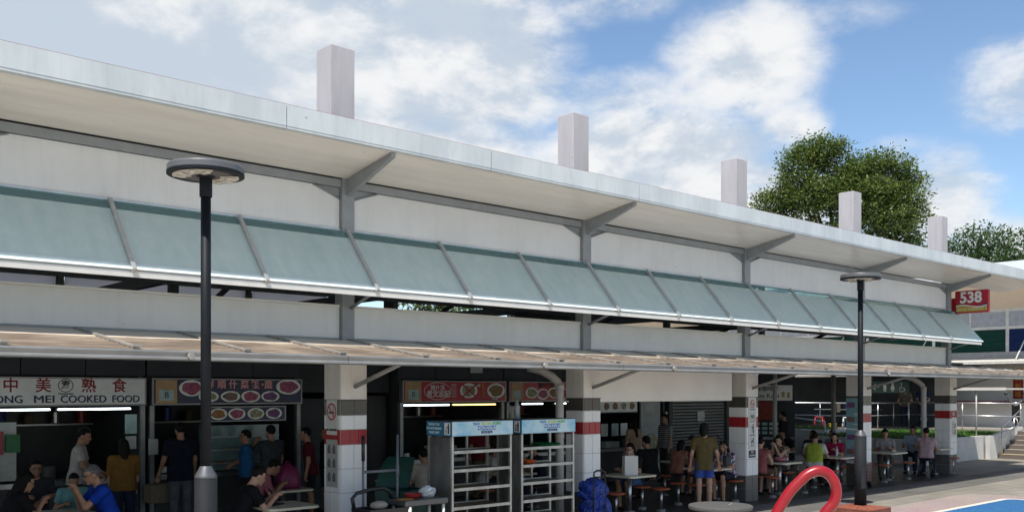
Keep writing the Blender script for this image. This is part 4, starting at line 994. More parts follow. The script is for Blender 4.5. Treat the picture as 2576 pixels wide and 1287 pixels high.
    def cliph(F, X, Y, Z):
        dx, dy, dz = X - ce[0], Y - ce[1], Z - ce[2]
        ly = Ri[1][0] * dx + Ri[1][1] * dy + Ri[1][2] * dz; lz = Ri[2][0] * dx + Ri[2][1] * dy + Ri[2][2] * dz
        fr = np.minimum(ly - .022 * s, .052 * s - lz + .25 * ly)       # the face opening
        F = np.maximum(F, fr)
        if hairlen == 0: F = np.maximum(F, np.minimum(-.035 * s - lz, 1.0) + 0 * ly); F = np.maximum(F, np.minimum(-.005 * s - lz, ly + .03 * s))
        return F
    obj('hair', HS.mesh(.013, .02, cliph, 'hair', HAIRM[hair]), None, t, world=False)
    if cap:
        CP = SDF(); CP.ell(hp((0, -.008, .05)), np.array((.09, .108, .095)) * s, RH); CP.ell(hp((0, .10, .055)), np.array((.065, .07, .012)) * s, RH)
        def clipc(F, X, Y, Z):
            dx, dy, dz = X - ce[0], Y - ce[1], Z - ce[2]; lz = Ri[2][0] * dx + Ri[2][1] * dy + Ri[2][2] * dz; return np.maximum(F, .045 * s - lz)
        obj('cap', CP.mesh(.013, .02, clipc, 'cap', cloth(cap)), None, t, world=False)
    mb = MB()
    for sx in (-1, 1):
        e = hp((sx * .031, .082, .008)); obj('eye', MB().ell(e, (.011 * s, .008 * s, .006 * s), 8, 6), eyem, t, world=False)
    obj('mouth', MB().ell(hp((0, .094, -.062)), (.022 * s, .006 * s, .004 * s), 8, 5), lipm, t, world=False)
    if glasses:
        mb = MB()
        for sx in (-1, 1):
            mb.tube([hp((sx * .033 + .026 * math.cos(w), .097, .006 + .02 * math.sin(w))) for w in [2 * math.pi * i / 10 for i in range(11)]], .0035, 5); mb.tube([hp((sx * .058, .095, .01)), hp((sx * .078, -.01, .01))], .0035, 5)
        mb.tube([hp((-.008, .10, .01)), hp((.008, .10, .01))], .003, 5); obj('glasses', mb, blackm, t, world=False)
    t['_wr'] = 0; del t['_wr']
    W = Matrix.Translation((x, y, z)) @ Matrix.Rotation(R(face - 90), 4, 'Z')
    wl = [W @ Vector(q[2]) for q in tg]
    return t, wl
# ------------------------------------------------------------------ the diners and customers
RT, LT, AWAY, CAMW = -42, 138, 90, -130      # headings: to picture right, to picture left, into the stalls, to the camera
P_ = person
tabh = .30
# bay with the vegetarian stall
P_(4.70, 13.3, 176, 'grey-haired man in a royal blue polo eating at the leftmost table', 'sit', 1.80, (.010, .055, .42), hair='grey', glasses=True, lean=22, head=(0, 8), lh=(-.06, .46, .44), rh=(.10, .44, .40), skin=0, h=.0135, legs=(.03, .03, .04))
P_(3.32, 13.3, 4, 'long-haired woman in glasses and a black top at the leftmost table', 'sit', 1.70, (.014, .013, .015), hairlen=.9, glasses=True, lean=24, head=(0, 12), lh=(-.06, .44, .30), rh=(.08, .46, .34), skin=0, h=.0135)
P_(4.38, 13.98, -100, 'small boy in a pale teal shirt behind the leftmost table', 'sit', 1.36, (.16, .36, .38), lean=14, head=(0, 18), seat=.50, skin=1)
P_(4.22, 15.15, -95, 'dim seated man with glasses behind the boy in teal', 'sit', 1.66, (.03, .03, .035), glasses=True, lean=8, skin=2)
P_(5.05, 15.95, -25, 'man in a white polo shirt standing sideways before the vegetarian stall', 'stand', 1.74, (.46, .42, .40), lean=8, head=(-8, 14), lh=(-.10, .34, 1.02), rh=(.22, .36, 1.0), legs=(.05, .05, .055), skin=1)
P_(5.55, 15.25, 80, 'woman in a mustard brown top standing with her back turned', 'stand', 1.56, (.19, .095, .022), hairlen=.95, legs=(.018, .024, .05), girth=1.08, skin=0, lh=(-.20, .20, .85), rh=(.22, .2, .85), sleeve=.9)
# bay with the navy stall
P_(6.72, 15.85, 92, 'man in a dark navy tee and grey jeans standing with his back turned', 'stand', 1.78, (.010, .014, .028), legs=(.115, .125, .14), girth=1.12, skin=1, lh=(-.30, .14, .88), rh=(.30, .14, .88), shirtlen=.06)
P_(7.98, 15.95, 150, 'man with glasses in a blue tee with folded arms by the display case', 'stand', 1.62, (.02, .10, .25), glasses=True, lh=(.10, .24, 1.10), rh=(-.10, .26, 1.08), girth=1.1, skin=1, legs=(.02, .02, .025))
P_(8.36, 15.75, 96, 'man in a charcoal tee raising a hand to his face before the dish menu', 'stand', 1.70, (.045, .052, .058), lh=(-.16, .24, 1.42), rh=(.25, .10, .80), girth=1.08, skin=1, legs=(.02, .02, .025))
P_(8.98, 15.4, 150, 'person in a maroon tee and black shorts standing left of the first column', 'stand', 1.66, (.085, .010, .018), legtype='shorts', legs=(.02, .02, .022), lean=8, skin=1)
P_(9.62, 15.9, 170, 'dim woman in a black top half hidden by the first column', 'stand', 1.64, (.02, .02, .022), hairlen=.5, legtype='shorts', skin=1)
_, w1 = P_(5.92, 12.2, -10, 'young man in a black tee looking at his phone at the front table', 'sit', 1.76, (.010, .010, .012), lean=28, head=(0, 14), lh=(-.02, .52, .30), rh=(.12, .52, .30), skin=3, h=.0135, legs=(.02, .02, .025))
P_(7.06, 14.05, -20, 'man in a dusty pink tee with a bag strap bent over behind the phone user', 'sit', 1.74, (.36, .115, .155), lean=34, head=(0, 20), lh=(-.06, .50, .26), rh=(.14, .48, .26), skin=1)
# bay with the tray racks
P_(10.02, 13.28, 84, 'person in an off-white tee seated with back turned behind the green bin lid', 'sit', 1.70, (.40, .36, .32), girth=1.12, lean=10, skin=1)
P_(11.85, 15.4, 120, 'person in a grey shirt standing behind the first tray rack', 'stand', 1.68, (.17, .17, .17), legs=(.03, .03, .035), skin=1)
P_(13.32, 15.75, 88, 'man in a dark crimson shirt and khaki trousers behind the first tray rack', 'stand', 1.72, (.14, .012, .02), legs=(.12, .10, .065), girth=1.08, skin=1)
P_(12.30, 14.45, -30, 'person in a white tee bending between the two tray racks', 'sit', 1.66, (.48, .47, .45), lean=26, head=(0, 18), skin=1)
P_(13.22, 13.75, 165, 'person in a navy tee resting an elbow on the table behind the second tray rack', 'sit', 1.70, (.02, .026, .045), lean=16, lh=(-.06, .40, .46), rh=(.10, .42, .28), skin=0)
# bay with the white paper bag
P_(14.66, 12.50, 178, 'woman with glasses in a black top seated behind the white paper bag', 'sit', 1.64, (.014, .014, .016), hairlen=.25, glasses=True, legs=(.05, .10, .20), legtype='shorts', lean=14, head=(0, 6), skin=0, lh=(-.14, .40, .24), rh=(.14, .40, .24))
P_(13.20, 12.55, 10, 'person in a grey blouse half hidden by the second column', 'sit', 1.62, (.26, .25, .24), hairlen=.3, lean=14, skin=1)
P_(15.92, 13.2, 84, 'broad man in black seated with his back turned beyond the paper bag', 'sit', 1.76, (.012, .012, .014), girth=1.25, lean=8, skin=1, legs=(.02, .02, .022))
P_(18.5, 15.85, 84, 'woman with long black hair in a beige top standing at the noodle counter', 'stand', 1.62, (.36, .25, .17), hairlen=1.6, skin=0, legs=(.03, .03, .04))
P_(19.52, 15.65, 165, 'person in a black and white striped shirt standing at the white door', 'stand', 1.72, (.42, .42, .42), pat='stripe', legs=(.06, .055, .05), girth=1.1, skin=1)
P_(17.02, 13.32, 0, 'girl in a pale coral top seated before the roller shutter', 'sit', 1.52, (.42, .18, .13), hairlen=.35, sleeve=.1, lean=14, head=(0, 10), skin=0, legtype='shorts', legs=(.04, .06, .10))
P_(17.05, 12.86, 4, 'girl in a dusty pink top with a ponytail by the roller shutter', 'sit', 1.44, (.36, .16, .17), hairlen=1.0, lean=18, head=(0, 14), skin=1, legtype='shorts', legs=(.05, .05, .06))
P_(18.2, 13.7, 185, 'dim person in a dark cap facing the girls in pink', 'sit', 1.62, (.06, .06, .07), cap=(.02, .03, .04), lean=12, skin=1)
_, wo = P_(15.56, 11.50, 44, 'woman in an olive tee and blue shorts standing with a black shoulder bag', 'stand', 1.68, (.118, .092, .040), legtype='short', legs=(.045, .085, .34), cap=(.012, .014, .02), lean=3, girth=.92, head=(-20, 4), lh=(-.28, .12, .80), rh=(.34, .16, .78), skin=3, shirtlen=.06, hairlen=.1, h=.014)
P_(17.08, 11.98, 178, 'woman in a floral white and violet blouse seated against the third column', 'sit', 1.62, (.48, .40, .44), pat=(.05, .03, .09), legs=(.02, .022, .035), legtype='shorts', hairlen=.8, lean=14, head=(0, 12), lh=(-.10, .36, .27), rh=(.14, .38, .26), skin=0, h=.014, shoes=(.05, .03, .02))
# bay with the pink bowl
_, wp = P_(19.72, 12.34, 172, 'woman in a sleeveless patterned top reading a phone at the pink bowl table', 'sit', 1.64, (.30, .23, .17), pat=(.06, .04, .03), sleeve=0, hairlen=.7, lean=8, head=(0, 14), lh=(-.06, .32, .50), rh=(.04, .30, .50), skin=3, legtype='shorts', legs=(.03, .03, .035))
P_(18.38, 12.1, 8, 'bare-armed person almost hidden behind the third column', 'sit', 1.62, (.30, .10, .10), sleeve=0, legtype='shorts', lean=8, skin=3, legs=(.12, .06, .05))
P_(21.72, 14.5, -10, 'short-haired woman in a red floral blouse below the coffee sign', 'sit', 1.60, (.30, .08, .07), pat=(.05, .02, .02), hairlen=.3, lean=10, head=(0, 10), skin=0)
P_(23.1, 14.35, 186, 'man in a black tee looking down at the table below the coffee stall', 'sit', 1.72, (.013, .013, .015), lean=18, head=(0, 20), skin=1, girth=1.1)
P_(25.0, 15.6, 100, 'man in black standing with his back turned at the coffee stall', 'stand', 1.72, (.012, .012, .014), girth=1.1, skin=1)
P_(20.92, 12.22, 20, 'man in a lime green vest over white sleeves seated with back turned', 'sit', 1.70, (.50, .50, .47), vest=(.33, .40, .055), legs=(.016, .016, .018), lean=8, girth=1.06, skin=1, lh=(-.16, .40, .24), rh=(.2, .38, .24))
P_(22.22, 12.38, 196, 'woman in a crimson top with bobbed hair facing the man in lime', 'sit', 1.60, (.34, .018, .075), hairlen=.55, lean=10, head=(0, 4), lh=(-.08, .34, .32), skin=0, legs=(.07, .06, .055))
P_(22.95, 13.45, -140, 'woman with curly black hair and a dark top behind the woman in crimson', 'sit', 1.62, (.03, .028, .03), hairlen=.4, lean=8, lh=(-.05, .30, .50), skin=0)
P_(23.62, 13.2, 170, 'person in a white blouse half hidden behind the fourth column', 'sit', 1.62, (.44, .43, .42), hairlen=.3, lean=6, skin=1)
# bay with the downpipe
P_(24.88, 12.42, -150, 'man in a grey short-sleeved shirt looking down at his table', 'sit', 1.70, (.24, .235, .25), lean=12, head=(0, 20), lh=(-.12, .36, .26), rh=(.14, .36, .26), legs=(.10, .09, .08), skin=1)
P_(26.0, 11.80, 15, 'man in a pale pink shirt seated on a black plastic stool', 'sit', 1.68, (.42, .30, .32), lean=6, girth=1.06, legs=(.018, .022, .045), head=(30, 4), skin=1)
P_(27.02, 12.62, -168, 'man in a blue and white shirt behind the man in pink', 'sit', 1.68, (.28, .36, .46), lean=6, head=(0, 4), skin=1)
# ------------------------------------------------------------------ lamp posts
lampm = mat('lamp paint', (.010, .012, .016), .55, spec=.18, var=.15, scale=6)
lampg = mat('lamp lower paint', (.017, .019, .022), .7, spec=.15, var=.12, scale=3, bump=.1, bscale=30)
lampt = mat('lamp head grey', (.11, .113, .12), .4, var=.08)
lens_ = mat('led lens', (.62, .58, .50), .25, var=.1, scale=20)
refl = mat('lamp reflector', (.62, .57, .50), .5, var=.1)
under = mat('lamp underside', (.10, .09, .085), .55)
def lamp(x, y, label):
    t = thing('street_lamp', label, 'street lamp', (x, y, .2), R(20), 'disc street lamps')
    obj('lower_post', MB().lathe([(.118, .0), (.118, 1.40)], n=28, smooth=True), lampg, t, world=False)
    obj('collar', MB().lathe([(.119, 1.402), (.112, 1.43), (.060, 1.525), (.058, 1.53)], n=28, smooth=True), mat('collar metal', (.13, .135, .145), .45, metal=.5, var=.1), t, world=False)
    obj('upper_post', MB().lathe([(.055, 1.53), (.052, 4.40)], n=24, smooth=True), lampm, t, world=False)
    obj('sleeve', MB().lathe([(.064, 4.38), (.066, 4.39), (.066, 4.585), (.060, 4.60)], n=24, smooth=True), lampm, t, world=False)
    obj('access_door', MB().prism([(.1195 * math.cos(R(-140 + a)), .1195 * math.sin(R(-140 + a)), .35) for a in (-24, -12, 0, 12, 24)] + [(.112 * math.cos(R(-140 + a)), .112 * math.sin(R(-140 + a)), .35) for a in (24, 0, -24)], (0, 0, .42)), mat('door paint', (.022, .025, .028), .6, spec=.2), t, world=False)
    hd = obj('lamp_head', MB().lathe([(.30, 4.628), (.385, 4.625), (.395, 4.635), (.395, 4.690), (.385, 4.705), (.30, 4.716), (.10, 4.730)], n=56), lampt, t, world=False)
    obj('rim_band', MB().lathe([(.392, 4.604), (.398, 4.606), (.398, 4.6335), (.392, 4.634)], n=56), lampm, hd, world=False)
    obj('underside', MB().lathe([(.10, 4.60), (.385, 4.606), (.388, 4.614)], n=48), under, hd, world=False)
    obj('hub', MB().lathe([(.062, 4.575), (.10, 4.597), (.10, 4.605)], n=24, smooth=True), lampm, hd, world=False)
    for a0 in (0, 180):
        # crescent reflector with four led modules
        P = [(.34 * math.cos(R(a0 + a)), .34 * math.sin(R(a0 + a)), 4.5985) for a in range(-62, 63, 8)] + [(.15 * math.cos(R(a0 + a)), .15 * math.sin(R(a0 + a)), 4.5985) for a in range(58, -63, -12)]
        obj('reflector', MB().prism(list(reversed(P)), (0, 0, -.004)), refl, hd, world=False)
        for a, r_, l in ((-45, .25, .10), (-15, .27, .14), (16, .27, .12), (46, .24, .12)):
            w = R(a0 + a); c = Vector((r_ * math.cos(w), r_ * math.sin(w), 0)); q = Matrix.Rotation(w + .5, 4, 'Z'); mb = MB(); mb.bbox(-l / 2, l / 2, -.028, .028, 4.574, 4.5935, .006)
            mb.v = [tuple(q @ Vector((p[0], p[1], 0)) + c + Vector((0, 0, p[2]))) for p in mb.v]; obj('led_module', mb, lens_, hd, world=False)
    t.scale = (.923, .923, .923)
    return t
lamp(4.05, 8.95, 'nearer disc-headed grey lamp post in front of the navy stall')
lamp(16.96, 8.94, 'farther disc-headed grey lamp post on the orange tiled plinth')
# tiled plinth of the far lamp
terr = mat('terracotta tile', (.28, .085, .05), .55, var=.14, scale=6); terd = mat('brick red side', (.20, .07, .045), .7, var=.2)
b_ = .40; c_ = .12
def plinth(x, y, z0, label):
    t = thing('lamp_plinth', label, 'plinth', (x, y, z0), group='lamp plinths')
    obj('core', MB().box(-b_ + .012, b_ - .012, -b_ + .012, b_ - .012, .0, .15), terd, t, world=False)
    for k in range(4):
        q = Matrix.Rotation(R(90) * k, 4, 'Z')
        for j in range(3):
            f0, f1 = -1 + 2 * j / 3, -1 + 2 * (j + 1) / 3; e = .005
            P = [Vector((b_ * f0 + e, -b_ - .006, .158)), Vector((b_ * f1 - e, -b_ - .006, .158)), Vector((c_ * f1 - e / 2, -c_, .198)), Vector((c_ * f0 + e / 2, -c_, .198))]
            obj('tile', MB().prism([q @ p for p in P], (0, 0, -.02)), terr, t, world=False)
        for c2 in range(2):
            for j in range(5):
                w = 2 * b_ / 5; f0 = -b_ + w * j; mb = MB(); mb.box(f0 + .004, f0 + w - .004, -b_ - .004, -b_ + .02, .002 + .068 * c2, .064 + .068 * c2); mb.v = [tuple(q @ Vector(p)) for p in mb.v]; obj('brick', mb, terd, t, world=False)
plinth(16.96, 8.94, .010, 'low brick plinth topped with orange tiles round the far lamp post')
plinth(4.05, 8.95, .0035, 'low brick plinth topped with orange tiles round the near lamp post')

# red hoop of the playground
redp = mat('red gloss paint', (.29, .002, .008), .34, col2=(.22, .003, .008), scale=7, specks=.6, coat=.1)
def hoop_pts():
    K = [(-.62, 0), (-.55, .45), (-.46, .85), (-.346, 1.08), (-.22, 1.28), (-.125, 1.385), (-.02, 1.475), (.09, 1.51), (.19, 1.475), (.255, 1.385), (.275, 1.27), (.245, 1.17), (.16, 1.07), (.05, .88), (-.03, .5), (-.05, 0)]
    P = []
    for i in range(len(K) - 1):          # smooth spline through the bends
        p0, p1, p2, p3 = [Vector((*K[min(max(i + j, 0), len(K) - 1)], 0)) for j in (-1, 0, 1, 2)]
        for q in range(5):
            t_ = q / 5; v = .5 * ((2 * p1) + (p2 - p0) * t_ + (2 * p0 - 5 * p1 + 4 * p2 - p3) * t_ ** 2 + (3 * p1 - p0 - 3 * p2 + p3) * t_ ** 3); P.append((v.x, 0, v.y))
    return P + [(K[-1][0], 0, 0)]
t = thing('play_hoop', 'glossy red steel hoop of the playground beside the round stone table', 'hoop', (9.03, 5.32, .002), R(-42))
obj('hoop_tube', MB().tube(hoop_pts(), .056, 20), redp, t, world=False)
for bx_ in (-.62, -.05): obj('base_plate', MB().lathe([(.12, 0), (.12, .012), (.07, .02)], (bx_, 0, 0), n=20), mat('plate red', (.3, .02, .03), .5), t, world=False)
# round stone table
t = thing('round_table', 'round grey stone table on one leg in front of the dining tables', 'table', (11.16, 7.97, .002))
st = mat('terrazzo grey', (.10, .096, .094), .7, spec=.25, col2=(.065, .062, .06), scale=60, bump=.1, bscale=60)
obj('table_top', MB().lathe([(.40, .69), (.432, .694), (.445, .71), (.445, .738), (.436, .748), (.41, .752), (.2, .753)], n=56), st, t, world=False)
obj('pedestal', MB().lathe([(.20, 0), (.20, .03), (.10, .07), (.09, .60), (.17, .69)], n=24, smooth=True), st, t, world=False)
for k, (a, b) in enumerate(((.10, -.08), (.20, -.04))): obj('paint_chip', MB().lathe([(.012, .7535), (.012, .755)], (a, b, 0), 6), ink_white, t, world=False)

# ------------------------------------------------------------------ tray return racks
sst = mat('rack steel', (.44, .44, .42), .38, metal=.8, var=.18, scale=4)
shelfm = mat('rack shelf', (.10, .10, .10), .4, metal=.5, var=.2)
bluesg = mat('rack sign blue', (.012, .16, .30), .35, var=.15, scale=3)
palesg = mat('rack sign pale', (.46, .60, .64), .35, col2=(.10, .38, .58), scale=2.0, contrast=(.34, .56))
ink_green = mat('ink green', (.10, .34, .03), .5, var=0); ink_blue = mat('ink blue', (.02, .16, .42), .5, var=0); ink_cyan = mat('ink pale cyan', (.45, .62, .66), .5, var=0); ink_lime = mat('ink lime', (.42, .52, .06), .5, var=0)
def rack(x0, label):
    W, D, Ht = 1.137, .56, 1.92; y0 = 10.5
    t = thing('tray_rack', label, 'tray rack', (x0 + W / 2, y0 + D / 2, .0075), group='tray return racks')
    for x in (x0, x0 + W - .036):
        for y in (y0, y0 + D - .036): obj('post', MB().box(x, x + .036, y, y + .036, .004, 1.70), sst, t)
    obj('back_post', MB().box(x0 + W * .62, x0 + W * .62 + .03, y0 + D - .03, y0 + D, .004, 1.70), sst, t)
    for z in (.18, .43, .69, .955, 1.22, 1.483):
        sh_ = obj('shelf', MB().box(x0 + .038, x0 + W - .038, y0 + .03, y0 + D - .03, z - .012, z), shelfm, t)
        obj('shelf_edge', MB().box(x0 + .037, x0 + W - .037, y0 - .004, y0 + .026, z - .022, z + .02), sst, sh_)
        obj('shelf_edge', MB().box(x0 + .037, x0 + W - .037, y0 + D - .026, y0 + D + .002, z - .016, z + .016), sst, sh_)
    for y in (y0 + .12,): pass
    side = obj('side_panel', MB().box(x0 + .012, x0 + .018, y0 + .038, y0 + D - .038, .1, 1.69), mat('scratched panel', (.16, .16, .155), .35, metal=.4, col2=(.06, .06, .06), scale=4, stretch=(1, 1, .4)), t)
    hd = obj('header_box', MB().box(x0 - .008, x0 + W + .008, y0 - .012, y0 + D + .012, 1.705, Ht), mat('header steel', (.06, .07, .07), .5), t)
    ff = obj('header_face', MB().box(x0 - .004, x0 + W + .004, y0 - .017, y0 - .0125, 1.712, Ht - .008), palesg, hd)
    sf = obj('side_face', MB().box(x0 - .013, x0 - .0085, y0 - .008, y0 + D + .008, 1.712, Ht - .008), bluesg, hd)
    yt = y0 - .0185; xc = x0 + W * .56
    for w_, dx, m_ in (('TRAY', -.20, ink_blue), ('RETURN', .0, ink_lime), ('POINT', .20, ink_green)):
        o = text(w_, .055, (xc + dx, yt, 1.876), FRONT, m_, hd, off=.001)
    obj('name_band', MB().box(xc - .175, xc + .175, yt - .0005, yt + .0012, 1.785, 1.848), ink_blue, hd); text('NON-HALAL', .066, (xc, yt - .002, 1.816), FRONT, ink_white, hd, off=.0005)
    text('回教徒除外', .045, (xc, yt, 1.752), FRONT, ink_navy, hd, off=.001)
    xt = x0 - .0145
    for k, w_ in enumerate(('THANK YOU', 'FOR RETURNING', 'YOUR TRAY')): text(w_, .045, (xt, y0 + D * .70, 1.872 - .058 * k), SIDE, ink_cyan, hd, off=.002)
    obj('symbol_card', MB().box(xt - .001, xt + .001, y0 + .02, y0 + .15, 1.73, 1.90), ink_white, hd)
    mb = MB(); mb.tube([(xt - .001, y0 + .055, 1.875), (xt - .003, y0 + .055, 1.875)], .014, 10, smooth=False); mb.box(xt - .003, xt - .001, y0 + .04, y0 + .07, 1.745, 1.86)
    mb.box(xt - .003, xt - .001, y0 + .07, y0 + .11, 1.825, 1.84)
    for k in range(3): mb.box(xt - .003, xt - .001, y0 + .085, y0 + .13, 1.75 + .022 * k, 1.76 + .022 * k)
    obj('tray_symbol', mb, ink_black, hd)
    return t
rack(8.36, 'steel tray rack next to the green bin, left of the two racks')
rack(9.69, 'steel tray rack holding the green tray, right of the two racks')
obj_ = tag(obj('water_bottle', MB().lathe([(.036, 0), (.040, .01), (.038, .09), (.041, .12), (.041, .19), (.034, .23), (.014, .27), (.014, .30)], (9.80, 10.72, 1.922), 18, True), mat('bottle plastic', (.20, .23, .24), .12, var=.1, scale=10)), 'clear plastic water bottle standing on top of the tray racks', 'bottle')
tag(obj('serving_tray', MB().lathe([(.17, 0), (.20, .012), (.235, .05), (.240, .05), (.205, .008)], (10.45, 10.76, 1.484), 28), mat('tray green', (.012, .14, .045), .4)), 'round green plastic tray on the top shelf of the right rack', 'tray')
for k, (x, y, lab) in enumerate(((9.83, 10.74, 'orange plastic bowl on the second shelf near the rack post'), (10.03, 10.70, 'orange plastic bowl on the second shelf, second from the rack post'))):
    tag(obj('bowl', MB().lathe([(.05, 0), (.09, .03), (.115, .075), (.118, .075), (.09, .025)], (x, y, 1.221), 20), mat('orange plastic', (.52, .10, .02), .4)), lab, 'bowl', 'orange bowls on the tray rack')
tag(obj('bowl', MB().lathe([(.045, 0), (.08, .04), (.095, .07), (.098, .07), (.07, .02)], (9.86, 10.72, .956), 18), mat('bowl pale', (.45, .52, .52), .3)), 'pale blue bowl on the third shelf of the right rack', 'bowl')

# ------------------------------------------------------------------ bins and trolley by the first rack
grn = mat('bin green', (.006, .055, .042), .42, var=.15, scale=5)
t = thing('wheelie_bin', 'dark green wheeled bin with its lid swung open', 'bin', (7.98, 11.15, .0075))
mb = MB(); mb.add([(-.22, -.26, .12), (.22, -.26, .12), (.22, .22, .12), (-.22, .22, .12), (-.28, -.33, .95), (.28, -.33, .95), (.28, .30, .95), (-.28, .30, .95), (-.25, -.30, .95), (.25, -.30, .95), (.25, .27, .95), (-.25, .27, .95), (-.2, -.23, .2), (.2, -.23, .2), (.2, .2, .2), (-.2, .2, .2)],
       [(0, 3, 2, 1), (0, 1, 5, 4), (1, 2, 6, 5), (2, 3, 7, 6), (3, 0, 4, 7), (4, 5, 9, 8), (5, 6, 10, 9), (6, 7, 11, 10), (7, 4, 8, 11), (8, 9, 13, 12), (9, 10, 14, 13), (10, 11, 15, 14), (11, 8, 12, 15), (12, 13, 14, 15)])
obj('body', mb, grn, t, world=False)
mb = MB(); n = 8; vs_ = []; fs_ = []
dl = Vector((.30, .16, .46)).normalized()
for i in range(n + 1):
    f_ = i / n; bulge = .05 * math.sin(math.pi * f_); p = Vector((-.05, .20, .96)) + dl * .52 * f_
    w = .25 - .05 * f_ ** 3
    for s_ in (-1, 1): vs_.append(p + Vector((.55, -.80, 0)).normalized() * w * s_ + Vector((-.6, -.4, .5)) * bulge)
for i in range(n): fs_.append((2 * i, 2 * i + 1, 2 * i + 3, 2 * i + 2))
mb.add(vs_, fs_, True); mb.add([v + Vector((.02, .012, -.016)) for v in vs_], [tuple(reversed(f)) for f in fs_], True)
for a, b in ((0, 1), (2 * n, 2 * n + 1)): pass
obj('lid', mb, grn, t, world=False)
for s_ in (-.2, .2): obj('wheel', MB().tube([(s_ - .03, .24, .10), (s_ + .03, .24, .10)], .10, 16, smooth=False), blackm, t, world=False)
t = thing('cleaning_cart', 'black tub cart with a looped handle and two tall grey poles', 'cart', (7.22, 10.55, .0075))
tub = mat('tub black', (.014, .014, .017), .4, var=.2)
mb = MB(); mb.add([(-.28, -.18, .1), (.26, -.18, .1), (.26, .18, .1), (-.28, .18, .1), (-.34, -.22, .80), (.30, -.22, .80), (.30, .22, .80), (-.34, .22, .80), (-.32, -.2, .80), (.28, -.2, .80), (.28, .2, .80), (-.32, .2, .80), (-.27, -.17, .2), (.25, -.17, .2), (.25, .17, .2), (-.27, .17, .2)],
       [(0, 3, 2, 1), (0, 1, 5, 4), (1, 2, 6, 5), (2, 3, 7, 6), (3, 0, 4, 7), (4, 5, 9, 8), (5, 6, 10, 9), (6, 7, 11, 10), (7, 4, 8, 11), (8, 9, 13, 12), (9, 10, 14, 13), (10, 11, 15, 14), (11, 8, 12, 15), (12, 13, 14, 15)])
obj('tub', mb, tub, t, world=False)
obj('handle', MB().tube([(-.31, .20, .80), (-.33, .21, .92), (-.26, .21, .985), (-.05, .21, 1.02), (.16, .21, 1.03), (.26, .21, .98), (.30, .2, .85)], .026, 10), tub, t, world=False)
obj('sticker', MB().box(-.16, -.10, -.215, -.212, .66, .73), mat('yellow sticker', (.55, .45, .05), .5), t, world=False)
obj('rag', MB().ell((-.05, .0, .83), (.13, .10, .06)), mat('rag beige', (.30, .27, .22), .9), t, world=False)
grey = mat('pole grey', (.12, .13, .15), .45)
for x in (-.10, .46):
    p = obj('pole', MB().tube([(x, .30, .02), (x, .30, 1.74)], .017, 10), grey, t, world=False); obj('pole_cap', MB().tube([(x, .30, 1.40), (x, .30, 1.74)] if x < 0 else [(x, .30, 1.16), (x, .30, 1.33)], .024, 10), blackm if x < 0 else grey, p, world=False)
obj('pole_bridge', MB().tube([(-.10, .30, 1.25), (.46, .30, 1.25)], .020, 10), grey, t, world=False)
# scraping table with bowl and crumpled bag
t = thing('clearing_trolley', 'dark clearing trolley on white legs beside the green bin', 'trolley', (7.80, 10.52, .0075))
obj('top', MB().bbox(-.36, .36, -.2, .2, .80, .88, .012), mat('trolley grey', (.06, .062, .065), .5), t, world=False)
for x in (-.28, .30):
    for y in (-.16, .16): obj('leg', MB().tube([(x, y, .02), (x, y, .80)], .038 if x < 0 else .022, 10), mat('leg white', (.56, .56, .54), .4), t, world=False)
obj('lower_shelf', MB().bbox(-.34, .34, -.18, .18, .28, .32, .008), mat('trolley grey', (.06, .062, .065), .5), t, world=False)
tag(obj('bowl', MB().lathe([(.07, 0), (.10, .02), (.125, .065), (.128, .065), (.10, .02)], (7.72, 10.55, .890), 22), mat('red plastic', (.42, .03, .02), .4)), 'red plastic bowl on the dark clearing trolley', 'bowl')
def crumple(name, c, r, m_, seed, n=14, label=None, cat=None):
    rnd = random.Random(seed); mb = MB(); mb.ell((0, 0, 0), r, n, 9)
    mb.v = [(x * (1 + rnd.uniform(-.22, .22)) + c[0], y * (1 + rnd.uniform(-.22, .22)) + c[1], max(z * (1 + rnd.uniform(-.25, .25)), -r[2] * .75) + c[2] + r[2] * .75) for x, y, z in mb.v]; mb.sm = [False] * len(mb.f)
    o = obj(name, mb, m_); return tag(o, label, cat) if label else o
crumple('plastic_bag', (7.98, 10.56, .889), (.13, .11, .085), mat('thin white plastic', (.55, .58, .60), .35), 3, 12, 'crumpled white plastic bag on the dark clearing trolley', 'bag')
obj_ = tag(obj('food_scraps', MB().lathe([(.13, 0), (.10, .012), (.02, .016)], (7.54, 10.47, .890), 14), F_BRN), 'patch of food scraps at the end of the dark clearing trolley', 'scraps')

# ------------------------------------------------------------------ shopping trolleys and bags
bl = mat('blue bag', (.005, .040, .30), .42, var=.25, scale=9, bump=.9, bscale=16)
t = thing('shopping_trolley', 'folding shopping trolley loaded with crumpled blue bags beside the second column', 'trolley', (11.80, 10.95, .0075), R(-30)); t.scale = (.82, .82, .93)
rnd = random.Random(5)
for c, r_, nm in (((0, 0, .36), (.33, .22, .34), 'lower_bag'), ((-.05, 0, .72), (.31, .20, .23), 'upper_bag')):
    mb = MB(); mb.ell(c, r_, 26, 16); mb.v = [(x * (1 + .09 * math.sin(z * 31 + y * 23) + rnd.uniform(-.08, .08)), y * (1 + .10 * math.sin(z * 27 + x * 29) + rnd.uniform(-.08, .08)), z + .02 * math.sin(x * 37 + y * 31) + rnd.uniform(-.012, .012)) for x, y, z in mb.v]
    mb.sm = [False] * len(mb.f); obj(nm, mb, bl, t, world=False)
obj('strap', MB().box(-.25, .25, -.215, -.205, .16, .21), mat('orange strap', (.48, .20, .05), .6, var=.3, scale=20), t, world=False)
for x in (-.11, .14): obj('frame_tube', MB().tube([(x, -.23, .05), (x, -.235, .9), (x + (.02 if x < 0 else -.02), -.235, 1.0)], .012, 8), blackm, t, world=False)
